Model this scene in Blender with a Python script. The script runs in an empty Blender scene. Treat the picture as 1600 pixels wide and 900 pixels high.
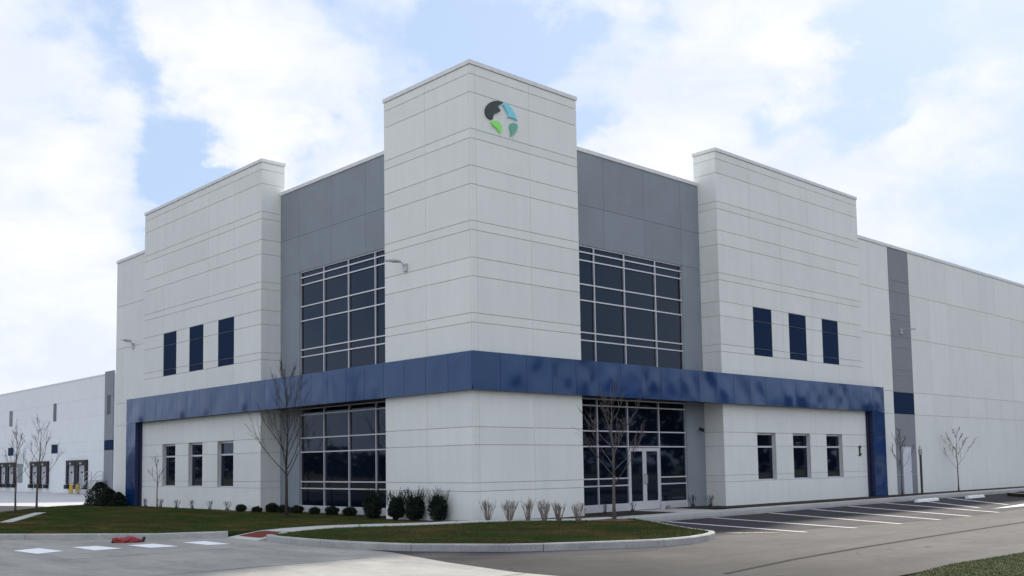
import bpy, bmesh, math, random
import numpy as np
from mathutils import Vector, Matrix
from mathutils.geometry import delaunay_2d_cdt

scene = bpy.context.scene
COL = scene.collection
R = math.radians

# ------------------------------------------------------------------ camera
CAM_POS = (-19.034579, -21.491201, 1.526539)
AX = ((0.73700645, -0.67573924, -0.01407011),
      (-0.04110564, -0.06559188, 0.99699951),
      (0.67463458, 0.73421671, 0.07611834))      # right, up, forward
FPX, CPX, CPY = 1547.268, 767.873, 608.405       # in pixels of a 1600 x 900 frame
cam_data = bpy.data.cameras.new('camera')
cam = bpy.data.objects.new('camera', cam_data)
COL.objects.link(cam)
m = Matrix.Identity(4)
for i in range(3):
    m[i][0], m[i][1], m[i][2], m[i][3] = AX[0][i], AX[1][i], -AX[2][i], CAM_POS[i]
cam.matrix_world = m
cam_data.sensor_fit = 'HORIZONTAL'
cam_data.sensor_width = 36.0
cam_data.lens = 36.0 * FPX / 1600.0
cam_data.shift_x = -(CPX - 800.0) / 1600.0
cam_data.shift_y = (CPY - 450.0) / 1600.0
cam_data.clip_end = 3000.0
cam_data.clip_start = 0.1
scene.camera = cam
scene.render.resolution_x, scene.render.resolution_y = 1024, 576

def sky_dir(px, py):
    d = Vector(AX[2]) + Vector(AX[0]) * ((px - CPX) / FPX) - Vector(AX[1]) * ((py - CPY) / FPX)
    return d.normalized()

# ------------------------------------------------------------------ exposure
scene.view_settings.view_transform = 'Standard'
scene.view_settings.look = 'None'
scene.view_settings.gamma = 1.0
scene.view_settings.exposure = 1.34
scene.view_settings.use_curve_mapping = False

# ------------------------------------------------------------------ sun
SUN_AZ, SUN_EL = R(20.0), R(35.0)
S = Vector((math.cos(SUN_AZ) * math.cos(SUN_EL), math.sin(SUN_AZ) * math.cos(SUN_EL), math.sin(SUN_EL)))
sun_data = bpy.data.lights.new('sun', 'SUN')
sun_data.energy = 2.1
sun_data.angle = R(3.0)
sun_data.color = (1.0, 0.93, 0.84)
sun = bpy.data.objects.new('sun', sun_data)
COL.objects.link(sun)
sun.rotation_euler = S.to_track_quat('Z', 'Y').to_euler()
sun.location = (60, 20, 60)

# ------------------------------------------------------------------ sky with clouds
world = bpy.data.worlds.new('World')
scene.world = world
world.use_nodes = True
wt = world.node_tree
wt.nodes.clear()
def wn(t, **kw):
    n = wt.nodes.new(t)
    for k, v in kw.items(): setattr(n, k, v)
    return n
def wl(a, b): wt.links.new(a, b)
def wmath(op, a, b=None, c=None, clamp=False):
    n = wn('ShaderNodeMath', operation=op); n.use_clamp = clamp
    for i, v in enumerate((a, b, c)):
        if v is None: continue
        if isinstance(v, (int, float)): n.inputs[i].default_value = v
        else: wl(v, n.inputs[i])
    return n.outputs[0]
out = wn('ShaderNodeOutputWorld')
bg = wn('ShaderNodeBackground'); bg.inputs['Strength'].default_value = 0.1
sky = wn('ShaderNodeTexSky', sky_type='NISHITA')
sky.sun_disc = False
sky.sun_elevation = SUN_EL
sky.sun_rotation = math.atan2(S.x, S.y)
sky.air_density = 1.0; sky.dust_density = 1.0; sky.ozone_density = 1.5
tc = wn('ShaderNodeTexCoord')
mp = wn('ShaderNodeMapping'); mp.inputs['Scale'].default_value = (1.0, 1.0, 1.7)
mp.inputs['Location'].default_value = (0.31, 0.17, 0.0)
wl(tc.outputs['Generated'], mp.inputs['Vector'])
def noise(scale, detail, rough, dist=0.0):
    n = wn('ShaderNodeTexNoise'); n.noise_dimensions = '3D'
    n.inputs['Scale'].default_value = scale; n.inputs['Detail'].default_value = detail
    n.inputs['Roughness'].default_value = rough; n.inputs['Distortion'].default_value = dist
    wl(mp.outputs[0], n.inputs['Vector']); return n.outputs['Fac']
n1 = noise(3.1, 9, 0.56, 0.35)
n2 = noise(10.0, 8, 0.62, 0.3)
n3 = noise(4.5, 6, 0.55, 0.3)
cov = wmath('ADD', wmath('MULTIPLY_ADD', n1, 1.05, 0.02), wmath('MULTIPLY', n2, 0.40))
# cloud banks and gaps, each at its own direction in the sky
BANKS = [(430, 115, 130, .26), (330, 25, 80, .20), (520, 60, 110, .12), (420, 200, 55, .18),
         (110, 235, 90, .10), (140, 290, 70, .16), (30, 250, 110, .10), (150, 385, 80, .16), (40, 480, 180, .12),
         (1150, 60, 100, .14), (1235, 110, 70, .12), (1000, 265, 80, .18),
         (1500, 180, 90, .05), (1560, 380, 160, -.10), (560, 215, 40, .12), (960, 5, 50, .22),
         (125, 60, 80, -.20), (270, 150, 75, -.36), (295, 240, 70, -.40), (330, 275, 50, -.3), (195, 75, 60, -.22),
         (765, 60, 90, -.34), (860, 45, 75, -.32), (1375, 60, 75, -.42), (1345, 150, 60, -.36), (480, 250, 40, -.2),
         (950, 215, 55, -.28), (1220, 185, 55, -.26), (1010, 60, 60, -.2), (235, 375, 45, -.22), (1480, 50, 50, -.14), (690, 100, 60, -.18)]
wn_ = wn('ShaderNodeTexNoise'); wn_.inputs['Scale'].default_value = 7.0; wn_.inputs['Detail'].default_value = 7; wn_.inputs['Roughness'].default_value = 0.6
wl(mp.outputs[0], wn_.inputs['Vector'])
wsub = wn('ShaderNodeVectorMath', operation='SUBTRACT'); wl(wn_.outputs['Color'], wsub.inputs[0]); wsub.inputs[1].default_value = (.5, .5, .5)
wmad = wn('ShaderNodeVectorMath', operation='MULTIPLY_ADD'); wl(wsub.outputs[0], wmad.inputs[0]); wmad.inputs[1].default_value = (.20, .20, .20); wl(tc.outputs['Generated'], wmad.inputs[2])
for (px, py, rad, amp) in BANKS:
    vm = wn('ShaderNodeVectorMath', operation='DISTANCE')
    wl(wmad.outputs[0], vm.inputs[0]); vm.inputs[1].default_value = sky_dir(px, py)
    mr = wn('ShaderNodeMapRange', interpolation_type='SMOOTHERSTEP')
    wl(vm.outputs['Value'], mr.inputs['Value'])
    mr.inputs['From Min'].default_value = 0.0; mr.inputs['From Max'].default_value = rad * 1.5 / FPX
    mr.inputs['To Min'].default_value = amp; mr.inputs['To Max'].default_value = 0.0
    cov = wmath('ADD', cov, mr.outputs['Result'])
mr = wn('ShaderNodeMapRange', interpolation_type='SMOOTHSTEP')
wl(cov, mr.inputs['Value']); mr.inputs['From Min'].default_value = 0.46; mr.inputs['From Max'].default_value = 0.80
fac = mr.outputs['Result']
# thick parts of the cloud are whiter, thin ones pale lavender grey
cr = wn('ShaderNodeMapRange', interpolation_type='SMOOTHSTEP')
wl(cov, cr.inputs['Value']); cr.inputs['From Min'].default_value = 0.64; cr.inputs['From Max'].default_value = 1.30
cmix = wn('ShaderNodeMix', data_type='RGBA')
wl(wmath('MULTIPLY_ADD', wmath('SUBTRACT', n2, 0.5), 1.5, wmath('MULTIPLY_ADD', wmath('SUBTRACT', n3, 0.5), 0.9, cr.outputs['Result']), clamp=True), cmix.inputs['Factor'])
cmix.inputs['A'].default_value = (3.35, 3.6, 4.25, 1)
cmix.inputs['B'].default_value = (4.25, 4.25, 4.35, 1)
# thin high veil over the blue
veil = wn('ShaderNodeMix', data_type='RGBA'); veil.inputs['Factor'].default_value = 0.93
wl(sky.outputs['Color'], veil.inputs['A']); veil.inputs['B'].default_value = (2.05, 2.65, 3.65, 1)
fin = wn('ShaderNodeMix', data_type='RGBA')
wl(wmath('MULTIPLY', fac, 0.96), fin.inputs['Factor'])
wl(veil.outputs['Result'], fin.inputs['A']); wl(cmix.outputs['Result'], fin.inputs['B'])
wl(fin.outputs['Result'], bg.inputs['Color'])
wl(bg.outputs[0], out.inputs['Surface'])

# ================================================================== materials
def new_mat(name):
    mt = bpy.data.materials.new(name); mt.use_nodes = True
    return mt, mt.node_tree, mt.node_tree.nodes['Principled BSDF']
def lk(nt, a, b): nt.links.new(a, b)
def wpos(nt, scale=(1, 1, 1)):
    g = nt.nodes.new('ShaderNodeNewGeometry')
    mpn = nt.nodes.new('ShaderNodeMapping'); mpn.inputs['Scale'].default_value = scale
    lk(nt, g.outputs['Position'], mpn.inputs['Vector'])
    return mpn.outputs[0]
def tnoise(nt, vec, scale, detail=5, rough=0.55, dist=0.0):
    n = nt.nodes.new('ShaderNodeTexNoise')
    n.inputs['Scale'].default_value = scale; n.inputs['Detail'].default_value = detail
    n.inputs['Roughness'].default_value = rough; n.inputs['Distortion'].default_value = dist
    lk(nt, vec, n.inputs['Vector']); return n.outputs['Fac']
def ramp(nt, fac, stops):
    r = nt.nodes.new('ShaderNodeValToRGB')
    els = r.color_ramp.elements
    while len(els) < len(stops): els.new(0.5)
    for e, (p, c) in zip(els, stops):
        e.position = p; e.color = (*c, 1) if len(c) == 3 else c
    lk(nt, fac, r.inputs['Fac']); return r.outputs['Color']
def mixc(nt, fac, a, b, mode='MIX'):
    n = nt.nodes.new('ShaderNodeMix'); n.data_type = 'RGBA'; n.blend_type = mode
    for s, v in (('Factor', fac), ('A', a), ('B', b)):
        if isinstance(v, (int, float)): n.inputs[s].default_value = v
        elif isinstance(v, tuple): n.inputs[s].default_value = (*v, 1)
        else: lk(nt, v, n.inputs[s])
    return n.outputs['Result']
def bump(nt, bsdf, h, strength=0.2, dist=0.01):
    b = nt.nodes.new('ShaderNodeBump'); b.inputs['Strength'].default_value = strength
    b.inputs['Distance'].default_value = dist
    lk(nt, h, b.inputs['Height']); lk(nt, b.outputs[0], bsdf.inputs['Normal'])
def g(v, k=1.0): return tuple(x * k for x in v)

def wall_mat(name, c, var=0.06, rough=0.75, weather=0.06, spec=0.3):
    mt, nt, b = new_mat(name)
    oi = nt.nodes.new('ShaderNodeObjectInfo')
    tint = ramp(nt, oi.outputs['Random'], [(0, g(c, 1 - var)), (1, g(c, 1 + var * .6))])
    mott = ramp(nt, tnoise(nt, wpos(nt), 0.9, 6, 0.62), [(0.3, (1 - weather * 1.6,) * 3), (0.7, (1, 1, 1))])
    streak = ramp(nt, tnoise(nt, wpos(nt, (2.2, 2.2, 0.16)), 1.6, 5, 0.6), [(0.32, (0.965, 0.967, 0.965)), (0.6, (1, 1, 1))])
    c2 = mixc(nt, 1.0, mixc(nt, 1.0, tint, mott, 'MULTIPLY'), streak, 'MULTIPLY')
    lk(nt, c2, b.inputs['Base Color'])
    b.inputs['Roughness'].default_value = rough; b.inputs['Specular IOR Level'].default_value = spec
    bump(nt, b, tnoise(nt, wpos(nt), 38, 4, 0.6), 0.12, 0.01)
    return mt
M = {}
M['white'] = wall_mat('white_painted_precast', (0.83, 0.845, 0.795), 0.035, weather=0.025)
M['white_core'] = wall_mat('joint_concrete', (0.62, 0.62, 0.60), 0.0)
M['grey'] = wall_mat('grey_painted_precast', (0.285, 0.32, 0.35), 0.05)
M['stripe'] = wall_mat('grey_painted_stripe', (0.27, 0.285, 0.305), 0.05)
M['blue'] = wall_mat('navy_painted_precast', (0.003, 0.021, 0.066), 0.05, spec=0.15)
M['dockwhite'] = wall_mat('white_painted_dock_wall', (0.80, 0.82, 0.82), 0.02, weather=0.03)

def metal_blue():
    mt, nt, b = new_mat('blue_painted_metal')
    oi = nt.nodes.new('ShaderNodeObjectInfo')
    c = ramp(nt, oi.outputs['Random'], [(0, (0.005, 0.034, 0.130)), (1, (0.008, 0.046, 0.165))])
    d = ramp(nt, tnoise(nt, wpos(nt), 1.4, 5, 0.6), [(0.3, (0.82, 0.82, 0.85)), (0.7, (1, 1, 1))])
    lk(nt, mixc(nt, 1.0, c, d, 'MULTIPLY'), b.inputs['Base Color'])
    b.inputs['Roughness'].default_value = 0.15
    b.inputs['Specular Tint'].default_value = (0.62, 0.86, 1.0, 1)
    b.inputs['Specular IOR Level'].default_value = 0.62
    bump(nt, b, tnoise(nt, wpos(nt), 0.9, 2, 0.5), 0.30, 0.03)
    return mt
M['band'] = metal_blue()
def flat(name, c, rough=0.5, metal=0.0, spec=0.5, var=0.12, scale=6.0):
    mt, nt, b = new_mat(name)
    v = ramp(nt, tnoise(nt, wpos(nt), scale, 5, 0.6), [(0.3, g(c, 1 - var)), (0.7, g(c, 1 + var * 0.5))])
    lk(nt, v, b.inputs['Base Color'])
    b.inputs['Roughness'].default_value = rough; b.inputs['Metallic'].default_value = metal
    b.inputs['Specular IOR Level'].default_value = spec
    return mt
M['cap'] = flat('light_metal_coping', (0.76, 0.76, 0.74), 0.45, 0.0)
M['alu'] = flat('silver_aluminium_frame', (0.64, 0.64, 0.66), 0.38, 0.35, 0.5, 0.05)
M['navy'] = flat('navy_metal_soffit', (0.008, 0.014, 0.060), 0.45)
M['dark'] = flat('dark_interior', (0.010, 0.011, 0.013), 0.8)
M['roof'] = flat('pale_roof_membrane', (0.45, 0.45, 0.44), 0.9)
M['lampgrey'] = flat('light_grey_lamp_metal', (0.5, 0.51, 0.52), 0.4, 0.3)
M['black'] = flat('black_rubber', (0.014, 0.014, 0.017), 0.7)
M['darksteel'] = flat('dark_bronze_steel', (0.045, 0.045, 0.04), 0.5)
M['yellow'] = flat('yellow_paint', (0.62, 0.42, 0.05), 0.55)
M['steel'] = flat('galvanised_steel', (0.38, 0.40, 0.40), 0.45, 0.5)
M['doorwhite'] = flat('white_door_paint', (0.72, 0.75, 0.80), 0.5)
M['dockdoor'] = flat('grey_dock_door', (0.42, 0.43, 0.46), 0.6)
M['stone'] = flat('grey_stone', (0.25, 0.25, 0.24), 0.9)
M['emb_dark'] = flat('emblem_dark_green', (0.020, 0.043, 0.037), 0.4, var=0.03)
M['emb_cyan'] = flat('emblem_sky_blue', (0.24, 0.70, 0.83), 0.4, var=0.03)
M['emb_lime'] = flat('emblem_lime', (0.30, 0.90, 0.17), 0.4, var=0.03)
M['emb_teal'] = flat('emblem_teal', (0.15, 0.45, 0.33), 0.4, var=0.03)
def glass_mat():
    mt, nt, b = new_mat('dark_tinted_glass')
    oi = nt.nodes.new('ShaderNodeObjectInfo')
    c = ramp(nt, oi.outputs['Random'], [(0, (0.002, 0.005, 0.012)), (1, (0.005, 0.010, 0.021))])
    lk(nt, c, b.inputs['Base Color'])
    b.inputs['Roughness'].default_value = 0.03
    b.inputs['IOR'].default_value = 1.40
    b.inputs['Specular Tint'].default_value = (0.38, 0.64, 1.0, 1)
    bump(nt, b, tnoise(nt, wpos(nt), 0.55, 2, 0.5), 0.03, 0.02)
    return mt
M['glass'] = glass_mat()

def ground_mat(name, c, c2, fine=45, patch=0.35, rough=0.9, streak=None, contrast=0.22, crack=0, post=None, spec=0.2):
    mt, nt, b = new_mat(name)
    base = ramp(nt, tnoise(nt, wpos(nt), patch, 6, 0.6, 0.4), [(0.3, c), (0.7, c2)])
    agg = ramp(nt, tnoise(nt, wpos(nt), fine, 3, 0.7), [(0.3, (1 - contrast,) * 3), (0.7, (1.0 + contrast * .4,) * 3)])
    mid = ramp(nt, tnoise(nt, wpos(nt), 2.6, 6, 0.65, 0.6), [(0.34, (1 - contrast * .6,) * 3), (0.62, (1, 1, 1))])
    c3 = mixc(nt, 1.0, mixc(nt, 1.0, base, agg, 'MULTIPLY'), mid, 'MULTIPLY')
    if streak:
        st = ramp(nt, tnoise(nt, wpos(nt, streak), 1.0, 5, 0.6), [(0.35, (0.80, 0.80, 0.80)), (0.6, (1.03, 1.03, 1.02))])
        c3 = mixc(nt, 1.0, c3, st, 'MULTIPLY')
    if post: c3 = post(nt, c3)
    if crack:
        vo = nt.nodes.new('ShaderNodeTexVoronoi'); vo.feature = 'DISTANCE_TO_EDGE'; vo.inputs['Scale'].default_value = crack
        wv = nt.nodes.new('ShaderNodeVectorMath'); wv.operation = 'MULTIPLY_ADD'
        nz = nt.nodes.new('ShaderNodeTexNoise'); nz.inputs['Scale'].default_value = 1.2; nz.inputs['Detail'].default_value = 6
        lk(nt, wpos(nt), nz.inputs['Vector']); lk(nt, nz.outputs['Color'], wv.inputs[0]); wv.inputs[1].default_value = (.9, .9, .9); lk(nt, wpos(nt), wv.inputs[2])
        lk(nt, wv.outputs[0], vo.inputs['Vector'])
        ck = ramp(nt, vo.outputs['Distance'], [(0.0, (0.45,) * 3), (0.006 * crack / .2, (1, 1, 1))])
        mk_ = ramp(nt, tnoise(nt, wpos(nt), 0.35, 3, .5), [(0.45, (0, 0, 0)), (0.55, (1, 1, 1))])
        c3 = mixc(nt, mk_, c3, mixc(nt, 1.0, c3, ck, 'MULTIPLY'))
    lk(nt, c3, b.inputs['Base Color']); b.inputs['Roughness'].default_value = rough
    b.inputs['Specular IOR Level'].default_value = spec
    bump(nt, b, tnoise(nt, wpos(nt), fine * 1.4, 3, 0.7), 0.25, 0.012)
    return mt
def x_tone(nt, c):  # multiplies the asphalt colour darker towards low x, edge broken by noise
    g_ = nt.nodes.new('ShaderNodeNewGeometry'); sx_ = nt.nodes.new('ShaderNodeSeparateXYZ'); lk(nt, g_.outputs['Position'], sx_.inputs[0])
    n_ = nt.nodes.new('ShaderNodeMath'); n_.operation = 'MULTIPLY_ADD'; lk(nt, tnoise(nt, wpos(nt), 0.35, 5, .6), n_.inputs[0]); n_.inputs[1].default_value = 9.0; lk(nt, sx_.outputs['X'], n_.inputs[2])
    r_ = nt.nodes.new('ShaderNodeMapRange'); lk(nt, n_.outputs[0], r_.inputs['Value']); r_.inputs['From Min'].default_value = -2.5; r_.inputs['From Max'].default_value = 7.0
    k_ = ramp(nt, r_.outputs[0], [(0, (0.24, 0.25, 0.265)), (1, (1, 1, 1))])
    return mixc(nt, 1.0, c, k_, 'MULTIPLY')
M['asphalt'] = ground_mat('worn_asphalt', (0.108, 0.101, 0.094), (0.150, 0.140, 0.130), 40, 0.3, streak=(0.10, 1.1, 1), contrast=0.32, crack=0.22, post=x_tone)
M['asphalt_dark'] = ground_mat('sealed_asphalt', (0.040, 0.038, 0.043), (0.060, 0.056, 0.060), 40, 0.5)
M['concrete'] = ground_mat('road_concrete', (0.36, 0.355, 0.325), (0.42, 0.41, 0.375), 30, 0.3, streak=(1.2, 0.35, 1), contrast=0.22)
M['walk'] = ground_mat('walk_concrete', (0.50, 0.49, 0.46), (0.58, 0.57, 0.54), 30, 0.7, contrast=0.14)
M['kerb'] = ground_mat('kerb_concrete', (0.36, 0.36, 0.345), (0.50, 0.495, 0.475), 24, 0.9, contrast=0.22)
M['yard'] = ground_mat('yard_concrete', (0.50, 0.50, 0.50), (0.56, 0.56, 0.56), 20, 0.12, contrast=0.10)
M['soil'] = ground_mat('lawn_soil', (0.030, 0.046, 0.015), (0.056, 0.068, 0.024), 22, 0.55, contrast=0.4, spec=0.04)
M['mulch'] = ground_mat('dark_mulch', (0.035, 0.028, 0.020), (0.060, 0.050, 0.036), 30, 1.2, contrast=0.5)
M['redmulch'] = ground_mat('red_brown_mulch', (0.14, 0.075, 0.05), (0.20, 0.12, 0.085), 34, 1.5, contrast=0.5)
M['field'] = ground_mat('far_field', (0.16, 0.145, 0.085), (0.23, 0.20, 0.125), 1.5, 0.02, contrast=0.3)
def paint_mat(name, c, wear):
    mt, nt, b = new_mat(name)
    w = ramp(nt, tnoise(nt, wpos(nt), 9, 6, 0.7), [(wear, g(c, 0.45)), (wear + 0.13, c)])
    lk(nt, w, b.inputs['Base Color']); b.inputs['Roughness'].default_value = 0.9; b.inputs['Specular IOR Level'].default_value = 0.08
    return mt
M['paint'] = paint_mat('worn_white_paint', (0.74, 0.72, 0.69), 0.32)
M['bright'] = paint_mat('fresh_white_paint', (0.86, 0.87, 0.87), 0.18)
M['tactile'] = paint_mat('brick_red_tactile', (0.17, 0.045, 0.036), 0.25)
M['stain'] = paint_mat('pale_cement_spill', (0.42, 0.39, 0.31), 0.42)
M['seam'] = paint_mat('bitumen_seam', (0.030, 0.029, 0.028), 0.30)

def leaf_mat(name, c1, c2, rough=0.6):
    mt, nt, b = new_mat(name)
    col = ramp(nt, tnoise(nt, wpos(nt), 14, 3, 0.6), [(0.3, c1), (0.7, c2)])
    lk(nt, col, b.inputs['Base Color']); b.inputs['Roughness'].default_value = rough
    b.inputs['Specular IOR Level'].default_value = 0.25
    return mt
M['boxwood'] = leaf_mat('boxwood_leaf', (0.008, 0.014, 0.006), (0.020, 0.032, 0.012))
M['yew'] = leaf_mat('yew_leaf', (0.006, 0.014, 0.008), (0.016, 0.032, 0.018))
M['spruce'] = leaf_mat('evergreen_leaf', (0.006, 0.012, 0.006), (0.014, 0.024, 0.011))
def grass_mat():
    mt, nt, b = new_mat('grass_blade')
    big = ramp(nt, tnoise(nt, wpos(nt), 0.42, 5, 0.65, 0.6),
               [(0.34, (0.140, 0.112, 0.050)), (0.47, (0.074, 0.084, 0.030)), (0.56, (0.045, 0.085, 0.024)), (0.74, (0.078, 0.110, 0.036))])
    fine = ramp(nt, tnoise(nt, wpos(nt), 5, 5, 0.7), [(0.3, (0.66, 0.66, 0.68)), (0.5, (1, 1, 1)), (0.72, (1.3, 1.22, 1.05))])
    mow = ramp(nt, tnoise(nt, wpos(nt, (1.3, 0.28, 1)), 1.0, 5, 0.65, 0.4), [(0.40, (1, 1, 1)), (0.66, (1.75, 1.35, 1.25))])
    lk(nt, mixc(nt, 1.0, mixc(nt, 1.0, big, fine, 'MULTIPLY'), mow, 'MULTIPLY'), b.inputs['Base Color'])
    b.inputs['Roughness'].default_value = 0.8; b.inputs['Specular IOR Level'].default_value = 0.04
    return mt
M['grass'] = grass_mat()
M['bark'] = flat('dark_bark', (0.060, 0.046, 0.042), 0.9, var=0.4, scale=20)
M['bark2'] = flat('reddish_grey_bark', (0.135, 0.112, 0.106), 0.9, var=0.3, scale=20)
M['bark3'] = flat('grey_brown_bark', (0.12, 0.095, 0.085), 0.9, var=0.3, scale=20)
M['twig'] = flat('pale_brown_twig', (0.24, 0.19, 0.16), 0.9, var=0.3, scale=20)
M['twig_dark'] = flat('dark_twig', (0.07, 0.055, 0.052), 0.9, var=0.3, scale=20)
M['dead'] = flat('brown_dead_leaf', (0.11, 0.060, 0.040), 0.8, var=0.4, scale=12)
M['redcloth'] = flat('red_woven_plastic', (0.30, 0.028, 0.026), 0.5, var=0.4, scale=9)
M['wood'] = leaf_mat('winter_woodland', (0.010, 0.010, 0.008), (0.026, 0.024, 0.018))

# ================================================================== helpers
def wloc(o):
    v = Vector((0, 0, 0))
    while o is not None:
        v += o.location; o = o.parent
    return v
def link(name, data, parent=None, loc=(0, 0, 0)):
    o = bpy.data.objects.new(name, data); COL.objects.link(o)
    if parent is not None: o.parent = parent
    o.location = loc
    return o
def tag(o, label=None, cat=None, group=None, kind=None):
    if label: o['label'] = label
    if cat: o['category'] = cat
    if group: o['group'] = group
    if kind: o['kind'] = kind
    return o
def empty(name, loc, label=None, cat=None, group=None):
    o = link(name, None, None, loc); o.empty_display_size = 0.3
    return tag(o, label, cat, group)

_unit = {}
def unit_mesh(mk):
    if mk not in _unit:
        bm = bmesh.new(); bmesh.ops.create_cube(bm, size=1.0)
        me = bpy.data.meshes.new('slab_' + mk); bm.to_mesh(me); bm.free()
        me.materials.append(M[mk]); _unit[mk] = me
    return _unit[mk]
def slab(name, mk, parent, x0, x1, y0, y1, z0, z1):
    c = Vector(((x0 + x1) / 2, (y0 + y1) / 2, (z0 + z1) / 2))
    o = link(name, unit_mesh(mk), parent, c - wloc(parent))
    o.scale = (abs(x1 - x0), abs(y1 - y0), abs(z1 - z0))
    return o

class MB:
    """collects world-space pieces and links them as ONE mesh object"""
    def __init__(self): self.v = []; self.f = []; self.mi = []; self.cur = 0
    def add(self, vs, fs):
        n = len(self.v); self.v += [tuple(p) for p in vs]
        for f in fs: self.f.append([i + n for i in f]); self.mi.append(self.cur)
    def box(self, x0, x1, y0, y1, z0, z1):
        x0, x1 = min(x0, x1), max(x0, x1); y0, y1 = min(y0, y1), max(y0, y1); z0, z1 = min(z0, z1), max(z0, z1)
        self.add([(x0, y0, z0), (x1, y0, z0), (x1, y1, z0), (x0, y1, z0), (x0, y0, z1), (x1, y0, z1), (x1, y1, z1), (x0, y1, z1)],
                 [(3, 2, 1, 0), (4, 5, 6, 7), (0, 1, 5, 4), (1, 2, 6, 5), (2, 3, 7, 6), (3, 0, 4, 7)])
    def tube(self, pts, rad, n=6, cap=True):
        pts = [Vector(p) for p in pts]
        if not hasattr(rad, '__len__'): rad = [rad] * len(pts)
        vs = []; up = Vector((0.31, 0.17, 0.93))
        for i, p in enumerate(pts):
            t = (pts[min(i + 1, len(pts) - 1)] - pts[max(i - 1, 0)])
            t = t.normalized() if t.length > 1e-9 else Vector((0, 0, 1))
            a = t.cross(up)
            if a.length < 0.05: a = t.cross(Vector((1, 0, 0)))
            a.normalize(); b = t.cross(a)
            for k in range(n):
                w = 2 * math.pi * k / n
                vs.append(p + (a * math.cos(w) + b * math.sin(w)) * rad[i])
        fs = []
        for i in range(len(pts) - 1):
            for k in range(n):
                fs.append((i * n + k, i * n + (k + 1) % n, (i + 1) * n + (k + 1) % n, (i + 1) * n + k))
        if cap:
            fs.append(tuple(range(n - 1, -1, -1))); fs.append(tuple(range((len(pts) - 1) * n, len(pts) * n)))
        self.add(vs, fs)
    def prism(self, poly, axis, a, b):
        """poly in the two other axes, extruded along axis from a to b"""
        n = len(poly)
        def P(p, t): return {'y': (p[0], t, p[1]), 'x': (t, p[0], p[1]), 'z': (p[0], p[1], t)}[axis]
        vs = [P(p, a) for p in poly] + [P(p, b) for p in poly]
        fs = [tuple(range(n)), tuple(range(2 * n - 1, n - 1, -1))]
        fs += [(i, i + n, (i + 1) % n + n, (i + 1) % n) for i in range(n)]
        self.add(vs, fs)
    def build(self, name, mk, parent=None, origin=None, smooth=False, mats=None, recalc=True):
        V = np.array(self.v, float)
        if origin is None:
            lo, hi = V.min(0), V.max(0); origin = Vector(((lo[0] + hi[0]) / 2, (lo[1] + hi[1]) / 2, lo[2]))
        else: origin = Vector(origin)
        me = bpy.data.meshes.new(name)
        me.from_pydata((V - np.array(origin)).tolist(), [], self.f)
        for k in (mats or [mk]): me.materials.append(M[k])
        if mats: me.polygons.foreach_set('material_index', self.mi)
        if recalc:
            bm = bmesh.new(); bm.from_mesh(me); bmesh.ops.recalc_face_normals(bm, faces=bm.faces); bm.to_mesh(me); bm.free()
        if smooth: me.polygons.foreach_set('use_smooth', [True] * len(me.polygons))
        me.update()
        return link(name, me, parent, origin - (wloc(parent) if parent is not None else Vector((0, 0, 0))))
def copy_tree(o, parent=None):
    c = o.copy(); COL.objects.link(c)
    if parent is not None: c.parent = parent
    for ch in o.children: copy_tree(ch, c)
    return c

# ================================================================== terrain
def sm(t): t = min(max(t, 0.0), 1.0); return t * t * (3 - 2 * t)
def road_z(x, y):
    return -0.30 - 0.68 * sm((y - 27.0) / 45.0)
def lawn_z(x, y):
    z = -0.15 + 0.125 * math.exp(-((x + 0.4) ** 2 + (y + 1.3) ** 2) / 2.3 ** 2)
    z += 0.10 * math.exp(-((x + 3.6) ** 2 + (y - 12.0) ** 2 * 0.18) / 2.4 ** 2)
    return z - 0.10 * sm((y - 26.0) / 6.0)

def sheet(name, mk, poly, zf, off=0.0, step=None, skirt=0.0, parent=None):
    poly = [tuple(p) for p in poly]
    pts = []
    for i, p in enumerate(poly):                       # densify the outline
        q = poly[(i + 1) % len(poly)]
        L = math.hypot(q[0] - p[0], q[1] - p[1]); n = max(1, int(L / step)) if step else 1
        for k in range(n): pts.append(Vector((p[0] + (q[0] - p[0]) * k / n, p[1] + (q[1] - p[1]) * k / n)))
    nb = len(pts)
    edges = [(i, (i + 1) % nb) for i in range(nb)]
    if step:
        xs = [p.x for p in pts]; ys = [p.y for p in pts]
        P = np.array([(p.x, p.y) for p in pts])
        gx = np.arange(min(xs) + step * .5, max(xs), step); gy = np.arange(min(ys) + step * .5, max(ys), step)
        for x in gx:
            for y in gy:
                inside = False; j = nb - 1
                for i in range(nb):
                    if (P[i, 1] > y) != (P[j, 1] > y) and x < (P[j, 0] - P[i, 0]) * (y - P[i, 1]) / (P[j, 1] - P[i, 1]) + P[i, 0]:
                        inside = not inside
                    j = i
                if inside and np.min(np.hypot(P[:, 0] - x, P[:, 1] - y)) > step * .4: pts.append(Vector((x, y)))
    vs, es, fs, *_ = delaunay_2d_cdt(pts, edges, [], 1, 1e-5)
    mb = MB()
    V3 = [(v.x, v.y, zf(v.x, v.y) + off) for v in vs]
    F = []
    for f in fs:
        a, b, c = (vs[i] for i in f[:3])
        F.append(list(f) if (b - a).cross(c - a) > 0 else list(f)[::-1])
    mb.add(V3, F)
    if skirt:
        n = nb
        for i in range(n):
            p, q = V3[i], V3[(i + 1) % n]
            mb.add([p, q, (q[0], q[1], q[2] - skirt), (p[0], p[1], p[2] - skirt)], [(0, 1, 2, 3)])
    o = mb.build(name, mk, parent, origin=(pts[0].x, pts[0].y, zf(pts[0].x, pts[0].y) + off), recalc=False)
    return o

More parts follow.
